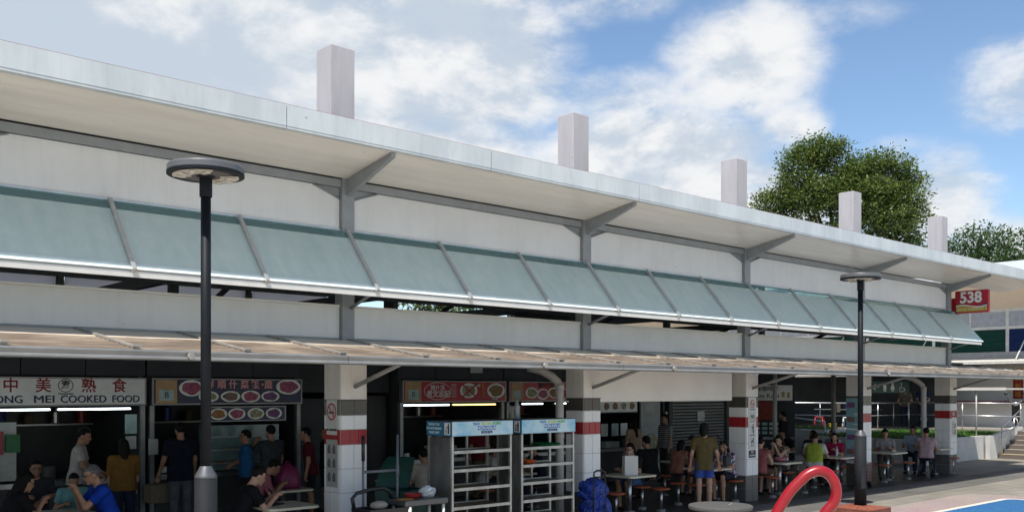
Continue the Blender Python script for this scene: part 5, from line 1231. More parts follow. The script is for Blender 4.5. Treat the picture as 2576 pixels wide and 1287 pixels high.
obj('handle', MB().tube([(-.11, -.235, .97), (-.10, -.235, 1.07), (-.04, -.235, 1.10), (.07, -.235, 1.10), (.13, -.235, 1.07), (.14, -.235, .97)], .017, 10), blackm, t, world=False)
obj('handle_bar', MB().tube([(-.10, -.235, .98), (.13, -.235, .98)], .016, 8), blackm, t, world=False)
for x in (-.2, .2): obj('wheel', MB().tube([(x - .02, .1, .07), (x + .02, .1, .07)], .07, 14, smooth=False), blackm, t, world=False)
# white paper bag on a table
t = thing('paper_bag', 'upright white paper carrier bag standing on the cream table', 'bag', (13.90, 12.0, .753), R(-28)); t.scale = (.86, .86, .92)
pw = mat('white paper', (.66, .65, .62), .8, var=.05, scale=5, bump=.15, bscale=10)
mb = MB(); a, b, z1 = .155, .085, .40
mb.add([(-a, -b, 0), (a, -b, 0), (a, b, 0), (-a, b, 0), (-a, -b, z1), (a, -b, z1 - .01), (a, b, z1), (-a, b, z1 - .008), (-a + .004, -b + .004, z1), (a - .004, -b + .004, z1 - .01), (a - .004, b - .004, z1), (-a + .004, b - .004, z1 - .008), (0, -b - .004, z1 * .5), (-a - .001 + .012, 0, z1 * .55), (a - .012, 0, z1 * .55)],
       [(0, 3, 2, 1), (0, 1, 12), (1, 5, 12), (5, 4, 12), (4, 0, 12), (3, 0, 13), (0, 4, 13), (4, 7, 13), (7, 3, 13), (1, 2, 14), (2, 6, 14), (6, 5, 14), (5, 1, 14), (2, 3, 7, 6), (4, 5, 9, 8), (5, 6, 10, 9), (6, 7, 11, 10), (7, 4, 8, 11)])
obj('bag_body', mb, pw, t, world=False)
for y in (-b, b): obj('handle', MB().tube([(-.06, y, z1 - .01), (-.05, y * .9, z1 + .06), (0, y * .8, z1 + .085), (.05, y * .9, z1 + .06), (.06, y, z1 - .01)], .004, 6), pw, t, world=False)
# magenta bag
t = thing('carrier_bag', 'magenta drawstring carrier bag on the table behind the phone user', 'bag', (7.78, 14.1, .753))
mg = mat('magenta plastic', (.22, .012, .085), .45, var=.2, scale=8, bump=.5, bscale=14)
mb = MB(); mb.lathe([(.20, 0), (.225, .05), (.215, .18), (.16, .31), (.07, .38), (.045, .40)], n=18, smooth=True, sx=1.05, sy=.7); mb.v = [(x * (1 + .05 * math.sin(9 * math.atan2(y, x) + z * 12)), y * (1 + .05 * math.sin(7 * math.atan2(y, x))), z) for x, y, z in mb.v]
obj('bag_body', mb, mg, t, world=False); obj('knot', MB().tube([(-.05, 0, .38), (-.02, 0, .44), (.03, 0, .43), (.05, 0, .38)], .012, 8), mg, t, world=False)
# phone, trays, bowls, bottle
tag(obj('phone', MB().bbox(-.038, .038, -.075, .075, 0, .009, .003), blackm, loc=(6.45, 12.14, .93), rot=(R(55), 0, R(80))), 'black phone held by the young man at the front table', 'phone')
tag(obj('serving_tray', MB().bbox(-.20, .20, -.14, .14, 0, .018, .005), blackm, loc=(6.42, 12.20, .7535), rot=(0, 0, R(20))), 'black serving tray on the front table under the phone', 'tray')
tag(obj('phone', MB().bbox(-.038, .038, -.075, .075, 0, .009, .003), mat('phone white', (.6, .6, .6), .3), loc=(19.33, 12.34, 1.09), rot=(R(40), 0, R(80))), 'white phone held by the woman at the pink bowl table', 'phone')
tag(obj('serving_tray', MB().bbox(-.21, .21, -.15, .15, 0, .018, .005), blackm, loc=(19.15, 11.95, .7535)), 'black serving tray under the pink bowl', 'tray')
tag(obj('bowl', MB().lathe([(.09, 0), (.125, .03), (.135, .075), (.138, .075), (.11, .02)], (18.98, 11.92, .772), 22), mat('pink plastic', (.46, .16, .20), .4)), 'wide pink bowl on a tray by the third column', 'bowl')
crumple('tissue', (19.27, 11.95, .772), (.05, .04, .03), pw, 9, 8, 'crumpled white tissue beside the pink bowl', 'tissue')
tag(obj('drink_bottle', MB().lathe([(.032, 0), (.034, .02), (.034, .15), (.014, .2), (.014, .24)], (21.63, 12.02, .7535), 14, True), mat('bottle pale', (.48, .48, .48), .2)), 'pale drink bottle between the man in lime and the woman in crimson', 'bottle')
crumple('tissue', (24.35, 11.9, .753), (.10, .06, .025), pw, 11, 8, 'white tissue packet on the table of the man in grey', 'tissue')
# black shoulder bag of the standing woman
t = thing('shoulder_bag', 'small black shoulder bag on the hip of the woman in olive', 'bag', (15.93, 11.22, .86), R(15))
obj('pouch', MB().bbox(-.13, .13, -.045, .045, 0, .21, .02), mat('bag nylon', (.010, .011, .016), .55), t, world=False)
obj('strap', MB().tube([(-.10, .02, .19), (-.18, -.03, .34), (-.24, .02, .52), (-.25, .12, .62)], .012, 6), mat('bag nylon', (.010, .011, .016), .55), t, world=False)
tag(obj('face_mask', MB().bbox(-.07, .07, -.008, .008, 0, .09, .0075), mat('mask blue', (.20, .42, .55), .8), loc=(16.13, 11.27, .90), rot=(.2, .1, .4)), 'pale blue face mask hanging by the black shoulder bag', 'mask')
# red shopping trolley
t = thing('shopping_trolley', 'red wire shopping trolley parked before the fourth column', 'trolley', (21.92, 11.45, .0075), R(-25))
rw = mat('red wire', (.28, .03, .03), .45)
mb = MB()
for k in range(7):
    z = .16 + .075 * k; mb.tube([(-.16, -.13, z), (.16, -.13, z), (.16, .13, z), (-.16, .13, z), (-.16, -.13, z)], .004, 5)
for k in range(7):
    x = -.16 + .32 * k / 6
    for y in (-.13, .13): mb.tube([(x, y, .14), (x, y, .62)], .004, 5)
obj('basket', mb, rw, t, world=False)
obj('frame', MB().tube([(-.17, .14, .06), (-.17, .16, .62), (-.13, .32, 1.0), (.13, .32, 1.0), (.17, .16, .62), (.17, .14, .06)], .012, 8), rw, t, world=False)
for x in (-.18, .18): obj('wheel', MB().tube([(x - .015, .05, .075), (x + .015, .05, .075)], .075, 16, smooth=False), blackm, t, world=False)
# black plastic stool under the man in pink
t = thing('plastic_stool', 'black plastic stool under the man in pink', 'stool', (26.0, 11.80, .0075), R(15))
obj('seat', MB().lathe([(.15, .43), (.17, .44), (.17, .455), (.10, .46)], n=20), blackm, t, world=False)
for sx in (-1, 1):
    for sy in (-1, 1): obj('leg', MB().tube([(sx * .11, sy * .11, .435), (sx * .17, sy * .17, 0)], .022, 8), blackm, t, world=False)

# ------------------------------------------------------------------ downpipes
pipe = mat('pipe grey white', (.46, .45, .43), .5, var=.12, scale=3)
def downpipe(x, y, label, top=(0, 0)):
    t = thing('downpipe', label, 'pipe', (x, y, .0075), group='white downpipes')
    obj('pipe', MB().tube([(0, 0, 0), (0, 0, 2.40), (-.02, .03, 2.50), (-.10, .10, 2.60), (-.22, .22, 2.70), (-.4, .4, 2.76)], .075, 18), pipe, t, world=False)
    for z in (.06, 1.5, 2.38): obj('socket', MB().tube([(0, 0, z), (0, 0, z + .09)], .083, 18), pipe, t, world=False)
    obj('bracket', MB().box(0, .22, -.012, .012, 2.14, 2.17), pipe, t, world=False)
downpipe(11.98, 11.98, 'white downpipe with an elbow left of the second tiled column')
downpipe(26.92, 12.28, 'white downpipe with an elbow left of the last tiled column')
# inner posts of the open bays
for x, y, lab in ((23.4, 13.1, 'thin grey inner post with a switch box behind the fourth column'), (27.0, 14.2, 'thin grey inner post behind the man in pink'), (23.9, 15.2, 'thin pale inner post beyond the coffee stall')):
    t = thing('inner_post', lab, 'post', (x, y, .0075), group='inner posts'); obj('shaft', MB().tube([(0, 0, 0), (0, 0, 3.14)], .06, 14), pipe if 'pale' in lab else mat('post grey', (.17, .165, .155), .5), t, world=False); obj('foot', MB().lathe([(.10, 0), (.09, .03)], n=16), pipe, t, world=False)
    if 'switch' in lab: obj('switch_box', MB().bbox(.06, .24, -.07, .07, 1.78, 2.02, .01), mat('switch beige', (.42, .38, .27), .5), t, world=False)

# ------------------------------------------------------------------ notices on the columns
def nosmoke(mb_parent, c, r_, plane, y):
    pass
plw = mat('notice white', (.60, .60, .58), .45, var=.04); red_ink = mat('sign red', (.42, .03, .04), .5, var=0)
# first column, side face
xs_ = COLX[1] - .016
t = thing('no_smoking_sign', 'no smoking sign on the side of the first tiled column', 'sign', (xs_, CY + .21, 1.72))
obj('board', MB().box(-.004, 0, -.14, .14, 0, .50), plw, t, world=False)
def ring_x(r0, r1, y, z, x0, m_, par, nm):
    mb = MB(); n = 36; vs_ = []; fs_ = []
    for k in range(n):
        a = 2 * math.pi * k / n; vs_ += [(x0, y + r0 * math.cos(a), z + r0 * math.sin(a)), (x0, y + r1 * math.cos(a), z + r1 * math.sin(a))]
    for k in range(n): fs_.append((2 * k, 2 * k + 1, (2 * k + 3) % (2 * n), (2 * k + 2) % (2 * n)))
    mb.add(vs_, fs_); mb.add([(a - .0015, b, c) for a, b, c in vs_], [tuple(reversed(f)) for f in fs_]); return obj(nm, mb, m_, par, world=False)
ring_x(.125, .10, 0, .33, -.0055, red_ink, t, 'ring')
obj('slash', MB().prism([(-.0065, .085, .40), (-.0065, .070, .415), (-.0065, -.085, .26), (-.0065, -.070, .245)], (-.001, 0, 0)), red_ink, t, world=False)
obj('cigarette', MB().box(-.006, -.0048, -.07, .08, .305, .33).box(-.006, -.0048, -.05, -.035, .335, .40), ink_black, t, world=False)
text('NO SMOKING', .045, (-.006, 0, .07), SIDE, ink_black, t, world=False, off=.001)
t = thing('notice_poster', 'grey poster of drawings under the no smoking sign on the first column', 'poster', (xs_, CY + .21, .97))
obj('sheet', MB().box(-.003, 0, -.15, .15, 0, .68), mat('poster grey', (.36, .36, .35), .6, var=.05), t, world=False)
for a in range(3):
    for b in range(2):
        yy = -.065 + .13 * b; zz = .08 + .2 * a
        obj('drawing', MB().prism([(-.005, yy - .04, zz), (-.005, yy + .04, zz), (-.005, yy + .05, zz + .07), (-.005, yy + .01, zz + .14), (-.005, yy - .035, zz + .11)], (-.001, 0, 0)), mat('sketch grey', (.12, .12, .12), .7), t, world=False)
# third column, front face
xf = COLX[3] + CW * .47; yf = CY - .014
t = thing('rules_sign', 'tall white sign of four prohibition symbols on the third column', 'sign', (xf, yf, 1.10))
obj('board', MB().box(-.145, .145, -.004, 0, 0, 1.12), plw, t, world=False)
def ff(mb, m_, nm): return obj(nm, mb, m_, t, world=False)
def rg(r0, r1, x, z, m_, nm):
    mb = MB(); n = 32; vs_ = []; fs_ = []
    for k in range(n):
        a = 2 * math.pi * k / n; vs_ += [(x + r0 * math.cos(a), -.0055, z + r0 * math.sin(a)), (x + r1 * math.cos(a), -.0055, z + r1 * math.sin(a))]
    for k in range(n): fs_.append((2 * k, (2 * k + 2) % (2 * n), (2 * k + 3) % (2 * n), 2 * k + 1))
    mb.add(vs_, fs_); mb.add([(a, b - .0015, c) for a, b, c in vs_], [tuple(reversed(f)) for f in fs_]); return ff(mb, m_, nm)
def poly(pts, m_, nm, y=-.0052): return ff(MB().prism([(a, y, b) for a, b in pts], (0, -.001, 0)), m_, nm)
rg(.085, .068, 0, .98, red_ink, 'ring'); poly([(-.06, 1.03), (-.048, 1.042), (.06, .93), (.048, .918)], red_ink, 'slash', -.0068); poly([(-.05, .965), (.05, .965), (.05, .985), (-.05, .985)], ink_black, 'cigarette')
text('NO SMOKING', .030, (0, -.006, .86), FRONT, ink_black, t, world=False)
rg(.042, .034, -.052, .68, ink_black, 'bicycle_wheel'); rg(.042, .034, .055, .68, ink_black, 'bicycle_wheel')
mb = MB(); mb.tube([(-.052, -.0055, .68), (-.02, -.0055, .745), (.04, -.0055, .745), (.055, -.0055, .68)], .0045, 5); mb.tube([(-.02, -.0055, .745), (.005, -.0055, .68), (.04, -.0055, .76), (.055, -.0055, .765)], .0045, 5); ff(mb, ink_black, 'bicycle_frame')
text('NO BICYCLES', .028, (0, -.006, .60), FRONT, ink_black, t, world=False)
mb = MB(); mb.tube([(.03, -.005, .535), (.03, -.007, .535)], .018, 10, smooth=False); mb.box(.008, .052, -.0065, -.005, .42, .515).box(.012, .046, -.0065, -.005, .345, .42).box(-.04, .01, -.0065, -.005, .47, .485); 
for k in range(4): mb.box(-.055 + .008 * (k % 2), -.043 + .008 * (k % 2), -.0065, -.005, .36 + .028 * k, .372 + .028 * k)
ff(mb, ink_black, 'litter_figure'); text('NO LITTERING', .028, (0, -.006, .31), FRONT, ink_black, t, world=False)
poly([(-.055, .195), (-.03, .19), (.0, .20), (.03, .235), (.045, .27), (.052, .25), (.068, .24), (.05, .225), (.045, .17), (.05, .12), (.038, .12), (.028, .16), (.0, .165), (-.02, .15), (-.02, .115), (-.035, .115), (-.04, .17)], ink_black, 'dog_symbol')
text('NO PETS', .028, (0, -.006, .085), FRONT, ink_black, t, world=False)
for z in (.72, .47, .22): poly([(-.09, z + .06), (-.082, z + .066), (.09, z - .09), (.082, z - .096)], mat('slash grey', (.35, .30, .28), .6), 'slash', -.0075)
t = thing('touting_sign', 'small black sign with white lettering below the prohibition symbols', 'sign', (xf, yf, .93))
obj('board', MB().box(-.13, .13, -.004, 0, 0, .155), ink_black, t, world=False); text('NO', .055, (0, -.006, .115), FRONT, ink_white, t, world=False, off=.001); text('TOUTING', .05, (0, -.006, .045), FRONT, ink_white, t, world=False, off=.001)
# fourth column, side posters
for z, lab in ((1.42, 'upper pale blue food poster on the side of the fourth column'), (.62, 'lower pale blue food poster on the side of the fourth column')):
    t = thing('food_poster', lab, 'poster', (COLX[4] - .016, CY + .215, z), group='posters on the fourth column')
    obj('sheet', MB().box(-.004, 0, -.21, .21, 0, .76), mat('poster blue', (.22, .42, .46), .5, var=.1, scale=3), t, world=False)
    for k, zz in enumerate((.58, .22)): obj('dish_print', MB().bbox(-.0065, -.0045, -.02, .19, zz - .06, zz + .07, .0009), (F_PUR, F_GRN)[k], t, world=False); 
    obj('caption', MB().box(-.006, -.0045, -.18, .0, .36, .38).box(-.006, -.0045, -.18, -.02, .32, .335).box(-.006, -.0045, -.18, .02, .10, .12), ink_white, t, world=False)
t = thing('column_notice', 'paper menu notice on the front of the last tiled column', 'notice', (COLX[5] + .22, CY - .015, 1.06))
obj('sheet', MB().box(-.15, .15, -.003, 0, 0, .55), plw, t, world=False); obj('print', MB().box(.02, .11, -.0045, -.003, .06, .20).box(.02, .11, -.0045, -.003, .24, .38), F_BRN, t, world=False)
for k in range(8): obj('text_line', MB().box(-.12, -.01, -.0045, -.0032, .08 + .045 * k, .095 + .045 * k), ink_black, t, world=False)
tag(obj('small_notice', MB().box(COLX[5] + .12, COLX[5] + .26, CY - .018, CY - .0145, 1.66, 1.76), mat('poster grey', (.36, .36, .35), .6)), 'small grey paper above the menu notice on the last column', 'notice')

# ------------------------------------------------------------------ block number sign
t = thing('block_sign', 'red block number sign with a wavy gold band on the last post', 'sign', (27.72, 11.76, H + 2.22)); t.scale = (1, .92, .97)
rs = mat('sign red face', (.40, .012, .030), .35, var=.06)
obj('sign_box', MB().bbox(0, .12, -1.02, -.02, .0, .66, .012), rs, t, world=False)
obj('end_box', MB().bbox(.02, .12, -.02, .24, .07, .46, .008), rs, t, world=False)
obj('mount_arm', MB().tube([(.06, .2, .14), (.06, .36, .14)], .03, 8).tube([(.06, .2, .40), (.06, .36, .40)], .03, 8), alu, t, world=False)
def wave(f0, f1, x0, m_, nm):
    n = 20; y0, y1 = -.06, -.98; vs_ = []; fs_ = []
    for k in range(n + 1):
        q = k / n; y = y0 + (y1 - y0) * q; vs_ += [(x0, y, f0(q)), (x0, y, f1(q))]
    for k in range(n): fs_.append((2 * k, 2 * k + 1, 2 * k + 3, 2 * k + 2))
    mb = MB(); mb.add(vs_, fs_); mb.add([(a - .0012, b, c) for a, b, c in vs_], [tuple(reversed(f)) for f in fs_]); obj(nm, mb, m_, t, world=False)
wv = lambda q: .185 + .03 * math.sin(q * 6.3 + .2)
wave(lambda q: .04, wv, -.004, mat('sign gold', (.46, .30, .04), .4), 'gold_band'); wave(wv, lambda q: wv(q) + .03, -.0042, ink_white, 'white_wave')
wave(lambda q: wv(q) + .03, lambda q: wv(q) + .03 + .03 * max(0, 1 - q * 2.6), -.0044, ink_green, 'green_wave'); wave(lambda q: wv(q) + .03, lambda q: wv(q) + .03 + .05 * max(0, (q - .62) * 2.6), -.0046, ink_navy, 'blue_wave')
text('538', .44, (-.006, -.50, .44), SIDE, ink_white, t, world=False, off=.014, name='block_number'); text('BEDOK NORTH ST 3', .098, (-.006, -.52, .105), SIDE, mat('ink pale gold', (.62, .55, .28), .5, var=0), t, world=False, off=.003)
# ------------------------------------------------------------------ terrace, steps, railings behind
tw_ = mat('terrace wall', (.56, .55, .53), .75, var=.08, scale=2, bump=.1, bscale=10)
tf = mat('terrace floor', (.27, .25, .22), .8, var=.1)
TZ = .90
tag(obj('terrace', MB().prism([(33.4, 17.6, 0), (60, 17.6, 0), (60, 44, 0), (33.4, 44, 0)], (0, 0, TZ)).prism([(37.4, 6.0, 0), (60, 6.0, 0), (60, 17.597, 0), (37.4, 17.597, 0)], (0, 0, TZ)), tf), kind='structure')
# planter with grass in front of the terrace
def planter(x0, x1, y0, y1, z, label, nb):
    t = thing('planter', label, 'planter', ((x0 + x1) / 2, y0, 0), group='grass planters')
    obj('wall', MB().box(x0, x1, y0, y0 + .18, 0, z).box(x0, x0 + .18, y0 + .183, y1, 0, z - .002).box(x1 - .18, x1, y0 + .183, y1, 0, z - .002), tw_, t)
    obj('soil', MB().box(x0 + .183, x1 - .183, y0 + .183, y1 - .01, .01, z - .06), mat('soil', (.06, .045, .03), .95), t)
    rnd = random.Random(int(x0 * 10)); mb = MB()
    for k in range(nb):
        x, y = rnd.uniform(x0 + .2, x1 - .2), rnd.uniform(y0 + .2, y1 - .05); hgt = rnd.uniform(.08, .22); a = rnd.uniform(0, 6.28); w = rnd.uniform(.01, .022); l = rnd.uniform(.0, .09)
        dx, dy = math.cos(a), math.sin(a); zb = z - .065
        mb.add([(x - dy * w, y + dx * w, zb), (x + dy * w, y - dx * w, zb), (x + dx * l, y + dy * l, zb + hgt)], [(0, 1, 2)])
    g = obj('grass', mb, GRASS, t); g['kind'] = 'stuff'
    return t
GRASS = mat('grass blade', (.085, .20, .018), .6, col2=(.045, .12, .012), scale=3)
planter(29.9, 37.2, 13.6, 17.55, .80, 'white walled planter of bright grass before the steps', 15000)
planter(24.5, 31.5, 20.9, 24.4, .95, 'low planter of grass seen through the far bays', 9000)
planter(31.7, 33.3, 18.0, 25.0, .95, 'narrow planter of grass behind the last columns', 5000)
# steps rising to the right of the planter
t = thing('steps', 'concrete steps with a yellow nosing climbing beside the white planter', 'steps', (35.2, 13.0, 0))
stp = mat('step concrete', (.14, .115, .10), .8, var=.1); yel = mat('yellow nosing', (.50, .33, .04), .6, var=.2, scale=20)
for k in range(6):
    s_ = obj('step', MB().box(35.05 + .36 * k, 37.39, 10.3, 13.35, .15 * k + (0.002 if k else 0), .15 * (k + 1)), stp, t)
    obj('tread', MB().box(35.11 + .36 * k, 35.40 + .36 * k if k < 5 else 37.39, 10.3, 13.35, .15 * (k + 1) + .001, .15 * (k + 1) + .006), mat('tread pale', (.42, .38, .32), .8), s_)
    obj('nosing', MB().box(35.045 + .36 * k, 35.10 + .36 * k, 10.3, 13.35, .15 * (k + 1) + .001, .15 * (k + 1) + .008), yel if k == 0 else tf, s_)
obj('cheek_wall', MB().prism([(34.4, 13.37, 0), (37.39, 13.37, 0), (37.39, 13.37, 1.06), (36.9, 13.37, 1.06), (34.7, 13.37, .805), (34.4, 13.37, .805)], (0, .16, 0)), tw_, t)
# railings: stainless, two rails
rs_ = mat('rail steel', (.55, .56, .57), .3, metal=.85, var=.08)
def railing(pts, label, zs, posts, base=None):
    a, b = Vector(pts[0]), Vector(pts[1]); t = thing('railing', label, 'railing', a, group='steel railings')
    for dz in zs: obj('rail', MB().tube([a + Vector((0, 0, dz)), b + Vector((0, 0, dz))], .024 if dz == max(zs) else .018, 8), rs_, t)
    for k in range(posts):
        p = a + (b - a) * (k / (posts - 1)); obj('post', MB().tube([p, p + Vector((0, 0, max(zs) - .01))], .021, 8), rs_, t)
    return t
railing([(33.55, 17.75, TZ), (33.55, 30.5, TZ)], 'long steel railing along the terrace edge behind the far bays', (1.0, .52), 9)
railing([(37.5, 17.7, TZ), (37.5, 13.5, TZ)], 'steel railing on the terrace above the bright grass', (1.0, .52), 3)
railing([(33.65, 17.7, TZ), (37.45, 17.7, TZ)], 'short steel railing between the terrace people and the planter', (1.0, .52), 4)
railing([(35.1, 13.25, .15), (37.3, 13.25, TZ + .0)], 'sloping steel handrail on the steps', (.95, .5), 3)
railing([(28.6, 20.6, .3), (24.0, 20.6, .75)], 'sloping steel ramp handrail behind the dining tables', (.9, .5), 4)
railing([(31.4, 17.9, .35), (31.4, 22.5, .8)], 'ramp handrail before the narrow grass planter', (.9, .5), 4)
# orange slatted bench
t = thing('bench', 'orange slatted bench in the sun behind the man in lime', 'bench', (26.6, 18.8, 0), R(-30))
orb = mat('orange slat', (.50, .15, .05), .5, var=.1)
for k in range(5): obj('slat', MB().box(-1.3, 1.3, .1 - .0, .14, .44 + .12 * k, .52 + .12 * k), orb, t, world=False)
for k in range(4): obj('slat', MB().box(-1.3, 1.3, -.40 + .12 * k, -.31 + .12 * k, .41, .44), orb, t, world=False)
for x in (-1.1, 1.1): obj('leg', MB().box(x - .03, x + .03, -.38, .09, 0, .405).box(x - .03, x + .03, .143, .20, 0, 1.05), dark, t, world=False)

# ------------------------------------------------------------------ neighbouring block
BX = 41.0
NB = thing('neighbouring_block', 'pale neighbouring block with deep eaves and green and blue louvres', 'building', (BX, 18, TZ))
wallw = mat('block wall', (.78, .77, .75), .75, var=.06, scale=1)
obj('wall', MB().box(BX, BX + .3, 4, 44, TZ + .48, 3.25), wallw, NB); obj('wall_base', MB().box(BX - .01, BX + .3, 4, 44, TZ, TZ + .477), mat('dark base', (.055, .055, .06), .7), NB)
obj('lintel', MB().box(BX - .02, BX + .28, 4, 44, 3.253, 3.96), mat('lintel grey', (.50, .48, .45), .7), NB)
for y0 in [3.2 + 3 * k for k in range(14)]:
    f = obj('window_frame', MB().box(BX - .03, BX + .02, y0, y0 + .12, 3.963, 5.75).box(BX - .03, BX + .02, y0 + .123, y0 + 3, 4.88, 5.0).box(BX - .03, BX + .02, y0 + .123, y0 + 3, 5.60, 5.75), mat('frame white', (.74, .73, .70), .5), NB)
    obj('pane', MB().box(BX + .005, BX + .015, y0 + .123, y0 + 3, 5.003, 5.597), mat('pane lilac', (.46, .48, .55), .15), f)
    obj('mid_bar', MB().box(BX - .02, BX + .003, y0 + 1.5, y0 + 1.56, 5.003, 5.597), mat('frame white', (.74, .73, .70), .5), f)
    lm = mat('louvre blue', (.010, .035, .15), .45, var=.1) if y0 < 15 else mat('louvre green', (.008, .075, .055), .45, var=.1)
    mb = MB()
    for k in range(9):
        z = 3.98 + .10 * k; mb.prism([(BX - .0, y0 + .13, z), (BX + .06, y0 + .13, z + .085), (BX + .07, y0 + .13, z + .075), (BX + .01, y0 + .13, z - .01)], (0, 2.86, 0))
    obj('louvre', mb, lm, f)
obj('back_panel', MB().box(BX + .09, BX + .2, 4, 44, 3.963, 6.2), dark, NB)
# deep eaves with warm soffit
eav = mat('eaves soffit', (.80, .66, .52), .6, var=.04, scale=1)
r_ = obj('roof', MB().prism([(BX - 2.2, 3, 6.62), (BX - 2.2, 3, 6.75), (BX + 6, 3, 8.4), (BX + 6, 3, 8.2)], (0, 42, 0)), fascia, NB)
obj('soffit', MB().prism([(BX - 2.15, 3.02, 6.60), (BX - .02, 3.02, 5.76), (BX - .02, 3.02, 5.72), (BX - 2.15, 3.02, 6.56)], (0, 41.9, 0)), eav, r_)
obj('fascia', MB().box(BX - 2.3, BX - 2.203, 3, 45, 6.50, 6.80), fascia, r_)
# its canopy with tie rods
cn_ = obj('canopy', MB().prism([(BX - 2.0, 4, 3.42), (BX - 2.0, 4, 3.52), (BX - .03, 4, 3.72), (BX - .03, 4, 3.62)], (0, 40, 0)), mat('canopy white', (.62, .60, .55), .5), NB)
for y0 in range(6, 44, 4): obj('tie_rod', MB().tube([(BX - 1.5, y0 + .4, 3.60), (BX - .02, y0 + .4, 4.85)], .025, 8), cream, cn_)
# banners on its wall
def banner(y, z0, z1, w, chars, label):
    t = thing('red_banner', label, 'banner', (BX - .012, y, z0), group='red banners on the neighbouring block')
    obj('cloth', MB().box(-.006, 0, -w / 2, w / 2, 0, z1 - z0), mat('banner red', (.33, .02, .025), .7), t, world=False)
    n = len(chars)
    for k, ch in enumerate(chars): text(ch, .26, (-.008, 0, (z1 - z0) * (n - k - .5) / n), SIDE, ink_gold, t, world=False)
banner(14.85, 2.05, 3.35, .38, '恭賀新禧', 'tall red banner with gold characters on the white wall')
banner(18.4, 2.95, 3.25, .30, '福', 'small square red sheet on the white wall beside the last column')
tag(obj('blue_sign', MB().box(BX - .02, BX - .002, 15.75, 16.5, 2.92, 3.22), mat('teal sign', (.03, .22, .28), .5)), 'small teal sign high on the white wall by the banner', 'sign')
tag(obj('green_door', MB().box(BX - .03, BX - .002, 18.7, 18.95, TZ + .02, 3.0), mat('door lime', (.14, .26, .04), .6)), 'narrow lime green door edge on the white wall', 'door')
t = thing('red_counter', 'dark red counter ledge along the white wall', 'counter', (BX - .6, 15.6, TZ)); obj('ledge', MB().box(-.3, .3, -1.8, 1.8, 1.0, 1.06), mat('ledge red', (.18, .02, .03), .6), t, world=False); obj('support', MB().box(.1, .3, -1.7, 1.7, 0, .998), wallw, t, world=False)
# covered strip light slab near the eaves of the terrace
t = thing('walkway_canopy', 'thin white walkway canopy beyond the last column', 'canopy', (34.6, 13.5, 0))
obj('slab', MB().box(34.0, 35.6, 12.7, 14.33, 2.40, 2.46), mat('canopy white', (.62, .60, .55), .5), t); obj('edge', MB().box(33.96, 33.997, 12.7, 14.33, 2.38, 2.48), cream, t)
obj('post', MB().tube([(34.06, 13.70, .72), (34.06, 13.70, 2.399)], .025, 10), pipe, t)

# scooter on the terrace
t = thing('scooter', 'parked black motor scooter with raised handlebars and mirrors at the railing', 'scooter', (38.4, 14.0, TZ), R(200))
bk = mat('scooter black', (.02, .02, .022), .3)
for x in (-.60, .62):
    w = obj('wheel', MB().tube([(x, -.05, .28), (x, .05, .28)], .28, 24, smooth=False), bk, t, world=False); obj('rim', MB().tube([(x, -.055, .28), (x, .055, .28)], .16, 18, smooth=False), alu, w, world=False)
mb = MB(); mb.prism([(-.75, -.13, .45), (-.30, -.13, .40), (.05, -.13, .30), (.32, -.13, .32), (.45, -.13, .80), (.52, -.13, .95), (.40, -.13, .96), (.25, -.13, .50), (.0, -.13, .46), (-.12, -.13, .72), (-.80, -.13, .78)], (0, .26, 0)); obj('body', mb, bk, t, world=False)
obj('seat', MB().bbox(-.78, -.10, -.14, .14, .76, .86, .03), blackm, t, world=False)
obj('handlebar', MB().tube([(.38, -.36, 1.10), (.42, -.20, 1.08), (.46, 0, 1.0), (.42, .20, 1.08), (.38, .36, 1.10)], .018, 8), bk, t, world=False)
for s_ in (-1, 1): m_ = obj('mirror', MB().tube([(.42, s_ * .22, 1.08), (.44, s_ * .30, 1.30)], .008, 6), bk, t, world=False); obj('mirror_glass', MB().ell((.44, s_ * .32, 1.36), (.02, .075, .05)), bk, m_, world=False)
obj('headlight', MB().ell((.52, 0, .98), (.08, .10, .08)), alu, t, world=False)

# terrace furniture seen through the far bays
plw_ = mat('plastic white', (.60, .61, .60), .4, var=.04)
def pchair(x, y, rz, label):
    t = thing('plastic_chair', label, 'chair', (x, y, TZ), R(rz), 'white plastic chairs on the terrace')
    obj('seat', MB().bbox(-.22, .22, -.22, .22, .40, .44, .015), plw_, t, world=False)
    mb = MB(); n = 9
    P = [(-.22, .20, .44)] + [(.24 * math.cos(R(180 - 180 * k / n)), .25, .60 + .24 * math.sin(R(180 - 180 * k / n))) for k in range(n + 1)] + [(.22, .20, .44)]
    mb.tube(P, .03, 8); 
    for k in range(4): mb.box(-.13 + .075 * k, -.095 + .075 * k, .22, .235, .44, .78)
    obj('backrest', mb, plw_, t, world=False)
    for sx in (-1, 1):
        obj('armrest', MB().tube([(sx * .23, .22, .64), (sx * .25, -.12, .63), (sx * .24, -.2, .42)], .022, 8), plw_, t, world=False)
        for sy in (-1, 1): obj('leg', MB().tube([(sx * .19, sy * .19, .40), (sx * .24, sy * .25, 0)], .024, 8), plw_, t, world=False)
pchair(34.5, 24.4, 200, 'white plastic armchair on the terrace beside the bottled water')
pchair(34.7, 22.0, 150, 'white plastic armchair on the terrace draped with a white cloth')
bot = mat('water bottle', (.34, .40, .44), .15, var=.25, scale=12)
for j in range(3):
    for k in range(5):
        tag(obj('water_pack', MB().lathe([(.06, 0), (.065, .02), (.062, .16), (.066, .2), (.055, .27), (.025, .32), (.025, .34)], (34.3, 25.55 + .17 * k, TZ + .05 + .50 * j), 12, True), bot), ('bottom', 'middle', 'top')[j] + ' row water bottle, ' + ('first', 'second', 'third', 'fourth', 'fifth')[k] + ' from the plastic chairs', 'bottle', 'bottles stacked on the terrace')
t = thing('bottle_rack', 'dark wire rack holding rows of bottled water on the terrace', 'rack', (34.3, 25.9, TZ))
